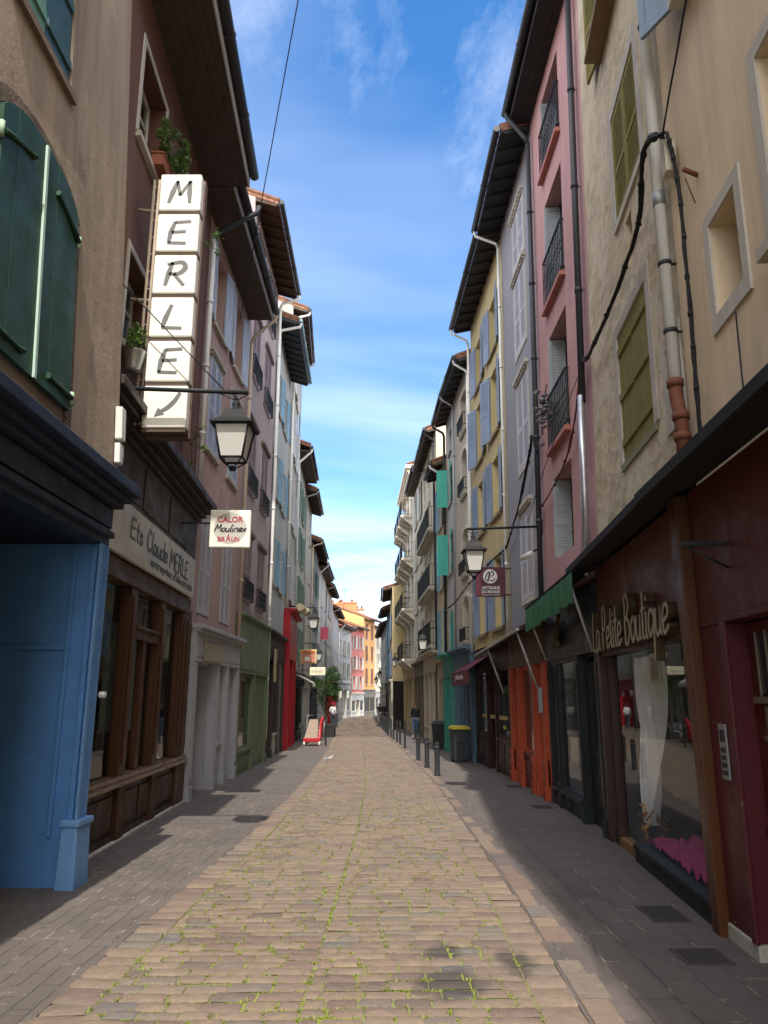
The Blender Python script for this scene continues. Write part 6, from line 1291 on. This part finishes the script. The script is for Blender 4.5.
# ================================================================== PEOPLE
def skin(name,parent,pts,edges,rad,mat,sub=2):
    me=bpy.data.meshes.new(name); me.from_pydata(pts,edges,[]); ob=bpy.data.objects.new(name,me); COL.objects.link(ob); ob.parent=parent
    md=ob.modifiers.new('skin','SKIN'); md.use_smooth_shade=True; s_=ob.modifiers.new('sub','SUBSURF'); s_.levels=sub; s_.render_levels=sub
    for i,r in enumerate(rad): me.skin_vertices[0].data[i].radius=(r if isinstance(r,tuple) else (r,r))
    me.skin_vertices[0].data[0].use_root=True; me.materials.append(mat); return ob
SKINM=plain((.45,.27,.19),.6,'skin')
def person(label,x,y,rot,top,legs,hair,h=1.7,step=.12,long=False):
    o=thing('person',label,'person',(0,0,0),None); k=h/1.7; V_=lambda p:(p[0]*k,p[1]*k,p[2]*k)
    P_=[(0,0,.93),(0,0,1.12),(0,0,1.32),(0,0,1.47),(0,.012,1.54),(0,.02,1.60),(0,.012,1.67)]; E_=[(0,1),(1,2),(2,3),(3,4),(4,5),(5,6)]; Rd=[(.14,.10),(.125,.09),(.155,.10),.052,.062,(.075,.092),(.06,.075)]
    nose=len(P_); P_+= [(0,.105,1.585)]; E_+=[(5,nose)]; Rd+=[.018]
    for s in (-1,1):
        b_=len(P_); st=step*s
        P_+=[(s*.165,0,1.405),(s*.215,-.02-st*.5,1.13),(s*.21,.08-st*.9,.90),(s*.21,.10-st*.9,.83)]; E_+=[(2,b_),(b_,b_+1),(b_+1,b_+2),(b_+2,b_+3)]; Rd+=[.062,.046,.032,(.038,.022)]
        for q,(fx,fl) in enumerate(((-.026,.075),(-.009,.09),(.009,.085),(.026,.065))):
            f=len(P_); P_+=[(s*.21+fx*.2,.10-st*.9+fx,.83-fl*.55),(s*.205+fx*.2,.115-st*.9+fx,.83-fl)]; E_+=[(b_+3,f),(f,f+1)]; Rd+=[.0095,.008]
        f=len(P_); P_+=[(s*.19,.14-st*.9,.85),(s*.185,.155-st*.9,.81)]; E_+=[(b_+2,f),(f,f+1)]; Rd+=[.012,.009]
        l=len(P_); P_+=[(s*.09,0,.88),(s*.095,.03+st*.7,.49),(s*.095,-.01+st*1.5,.085),(s*.10,.13+st*1.5,.035)]; E_+=[(0,l),(l,l+1),(l+1,l+2),(l+2,l+3)]; Rd+=[.088,.06,.042,(.042,.03)]
    skin('body',o,[V_(p) for p in P_],E_,[tuple(q*k for q in r) if isinstance(r,tuple) else r*k for r in Rd],SKINM)
    TP=[(0,0,.90),(0,0,1.12),(0,0,1.32),(0,0,1.44)]; TE=[(0,1),(1,2),(2,3)]; TR=[(.165,.125),(.148,.112),(.172,.118),.075]
    for s in (-1,1):
        b_=len(TP); st=step*s; TP+=[(s*.165,0,1.405),(s*.215,-.02-st*.5,1.13),(s*.21,.075-st*.85,.93)]; TE+=[(2,b_),(b_,b_+1),(b_+1,b_+2)]; TR+=[.078,.06,.05]
    skin('jacket',o,[V_(p) for p in TP],TE,[tuple(q*k for q in r) if isinstance(r,tuple) else r*k for r in TR],plain(top,.8,'cloth'))
    LP=[(0,0,.93)]; LE=[]; LR=[(.155,.115)]
    for s in (-1,1):
        b_=len(LP); st=step*s; LP+=[(s*.09,0,.88),(s*.095,.03+st*.7,.49),(s*.095,-.01+st*1.5,.13)]; LE+=[(0,b_),(b_,b_+1),(b_+1,b_+2)]; LR+=[.105,.078,.062]
    skin('trousers',o,[V_(p) for p in LP],LE,[tuple(q*k for q in r) if isinstance(r,tuple) else r*k for r in LR],plain(legs,.8,'cloth'))
    m_=MB(); m_.lathe((0,-.012*k,1.60*k),[(.088*k,-.03*k),(.098*k,.0),(.094*k,.05*k),(.07*k,.09*k),(.02*k,.112*k)],14)
    if long: m_.tube([(0,-.06*k,1.63*k),(0,-.085*k,1.52*k),(0,-.09*k,1.40*k)],[.08*k,.075*k,.04*k],10)
    m_.build('hair',plain(hair,.6,'hair'),o)
    for s in (-1,1):
        m_=MB(); m_.hexa([(s*.10*k+a*.045,(-.06+step*s*1.5)*k+b_,c_) for c_ in (.0,.07) for a,b_ in ((-1,0),(1,0),(1,.24 if c_==0 else .15),(-1,.24 if c_==0 else .15))]); m_.build('shoe',plain((.5,.48,.46) if legs[2]>.1 else (.03,.03,.03),.7,'shoe'),o,bevel=.015)
    o.location=(x,y,gz(y)+.004); o.rotation_euler=(0,0,rot); return o
person('person in dark jacket and blue jeans walking on the right pavement',1.66,40.2,PI-.2,(.02,.02,.024),(.10,.20,.36),(.05,.03,.02),1.68,.12,True)
person('person in black clothes walking behind the slim bollards',.02,63.5,PI,(.02,.021,.024),(.025,.025,.03),(.10,.06,.04),1.76,.1)
person('person in dark top and pale trousers walking away in the street',-.42,70,0,(.02,.022,.03),(.42,.40,.38),(.03,.02,.02),1.72,.1)
person('person in white shirt on the left pavement beyond the tree',-3.95,59,.3,(.62,.62,.62),(.05,.06,.09),(.06,.04,.03),1.7,.08)
mb=MB(); mb.box(-4.72,-4.05,64,64.06,gz(64)+.0,gz(64)+2.3); mb.box(-4.66,-4.11,63.97,63.999,gz(64)+.3,gz(64)+2.2); tag(mb.build('advertising_board',REDP),'bright red upright panel on the left pavement beyond the tree','panel')
cable('thin dark cable crossing the sky near the pink house',[Vector((-4.2,76,7.0)),Vector((-1.8,72,7.6)),Vector((.25,66,8.3))],.02)
# ================================================================== LIGHT, SKY, CAMERA
SUN_EL=56.0; KX=-.035
w=bpy.data.worlds.new('World'); scene.world=w; w.use_nodes=True; nt=w.node_tree; nt.nodes.clear()
out=nt.nodes.new('ShaderNodeOutputWorld'); bg=nt.nodes.new('ShaderNodeBackground'); nt.links.new(bg.outputs[0],out.inputs[0])
sky=nt.nodes.new('ShaderNodeTexSky'); sky.sky_type='NISHITA'; sky.sun_disc=False; sky.sun_elevation=math.radians(SUN_EL); sky.sun_rotation=math.radians(180-4); sky.altitude=100; sky.air_density=1.0; sky.dust_density=.3; sky.ozone_density=3.0
tc=nt.nodes.new('ShaderNodeTexCoord'); sep=nt.nodes.new('ShaderNodeSeparateXYZ'); nt.links.new(tc.outputs['Generated'],sep.inputs[0])
zz=N(nt,'ShaderNodeMath',operation='MAXIMUM'); nt.links.new(sep.outputs[2],zz.inputs[0]); zz.inputs[1].default_value=.04
dx=N(nt,'ShaderNodeMath',operation='DIVIDE'); nt.links.new(sep.outputs[0],dx.inputs[0]); nt.links.new(zz.outputs[0],dx.inputs[1])
dy=N(nt,'ShaderNodeMath',operation='DIVIDE'); nt.links.new(sep.outputs[1],dy.inputs[0]); nt.links.new(zz.outputs[0],dy.inputs[1])
cm=nt.nodes.new('ShaderNodeCombineXYZ'); nt.links.new(dx.outputs[0],cm.inputs[0]); nt.links.new(dy.outputs[0],cm.inputs[1])
def cl(scale,rot,sc_,det,rough,dist,lo,hi):
    mp=nt.nodes.new('ShaderNodeMapping'); mp.inputs['Scale'].default_value=scale; mp.inputs['Rotation'].default_value=(0,0,rot); nt.links.new(cm.outputs[0],mp.inputs[0])
    n=nt.nodes.new('ShaderNodeTexNoise'); n.inputs['Scale'].default_value=sc_; n.inputs['Detail'].default_value=det; n.inputs['Roughness'].default_value=rough; n.inputs['Distortion'].default_value=dist; nt.links.new(mp.outputs[0],n.inputs['Vector'])
    return ramp(nt,n.outputs['Fac'],[(lo,0),(hi,1)])
a=cl((1.0,.42,1),.55,1.3,9,.66,.7,.48,.92); b=cl((.5,.8,1),-.4,.5,5,.5,.4,.44,.78)
mx=N(nt,'ShaderNodeMath',operation='MAXIMUM'); nt.links.new(a,mx.inputs[0]); nt.links.new(b,mx.inputs[1])
k=N(nt,'ShaderNodeMath',operation='MULTIPLY'); nt.links.new(mx.outputs[0],k.inputs[0]); k.inputs[1].default_value=.62
# denser cloud bank low over the horizon
lowm=ramp(nt,sep.outputs[2],[(.02,.8),(.16,.62),(.30,.0)]); bank=cl((.22,.5,1),.1,.9,6,.6,.4,.40,.66)
k2=N(nt,'ShaderNodeMath',operation='MULTIPLY'); nt.links.new(lowm,k2.inputs[0]); nt.links.new(bank,k2.inputs[1])
k3=N(nt,'ShaderNodeMath',operation='MAXIMUM'); nt.links.new(k.outputs[0],k3.inputs[0]); nt.links.new(k2.outputs[0],k3.inputs[1])
hs=N(nt,'ShaderNodeHueSaturation'); hs.inputs['Saturation'].default_value=1.27; hs.inputs['Value'].default_value=1.2; nt.links.new(sky.outputs[0],hs.inputs['Color'])
c=mixc(nt,k3.outputs[0],hs.outputs[0],(8.2,8.4,8.8))
# unseen bright clouds added overhead and behind, to fill light into shaded walls
bm_=ramp(nt,sep.outputs[1],[(.05,1),(.48,0)]); bn=cl((.6,.6,1),.2,.8,6,.6,.3,.30,.62); kb=N(nt,'ShaderNodeMath',operation='MULTIPLY'); nt.links.new(bm_,kb.inputs[0]); nt.links.new(bn,kb.inputs[1])
c=mixc(nt,kb.outputs[0],c,(20,19.4,18.4))
nt.links.new(c,bg.inputs[0]); bg.inputs[1].default_value=.12
sd=bpy.data.lights.new('sun','SUN'); sd.energy=2.7; sd.angle=math.radians(.6); sd.color=(1,.955,.88)
so=bpy.data.objects.new('sun',sd); COL.objects.link(so); D_=Vector((KX,1/math.tan(math.radians(SUN_EL)),-1)); so.rotation_euler=D_.to_track_quat('-Z','Y').to_euler(); so.location=(2,-12,20)
cam=bpy.data.cameras.new('camera'); co=bpy.data.objects.new('camera',cam); COL.objects.link(co); co.location=(0,0,1.6); co.rotation_euler=(math.radians(90)+math.atan(178/740),0,0)
cam.sensor_fit='VERTICAL'; cam.sensor_height=36; cam.sensor_width=27; cam.lens=36*740/1024; cam.clip_start=.05; cam.clip_end=2000; scene.camera=co
scene.render.engine='CYCLES'; vs_=scene.view_settings; vs_.view_transform='Standard'; vs_.look='None'; vs_.gamma=1; vs_.use_curve_mapping=False; vs_.exposure=1.08
scene.cycles.max_bounces=8; scene.cycles.diffuse_bounces=4; scene.cycles.transparent_max_bounces=12
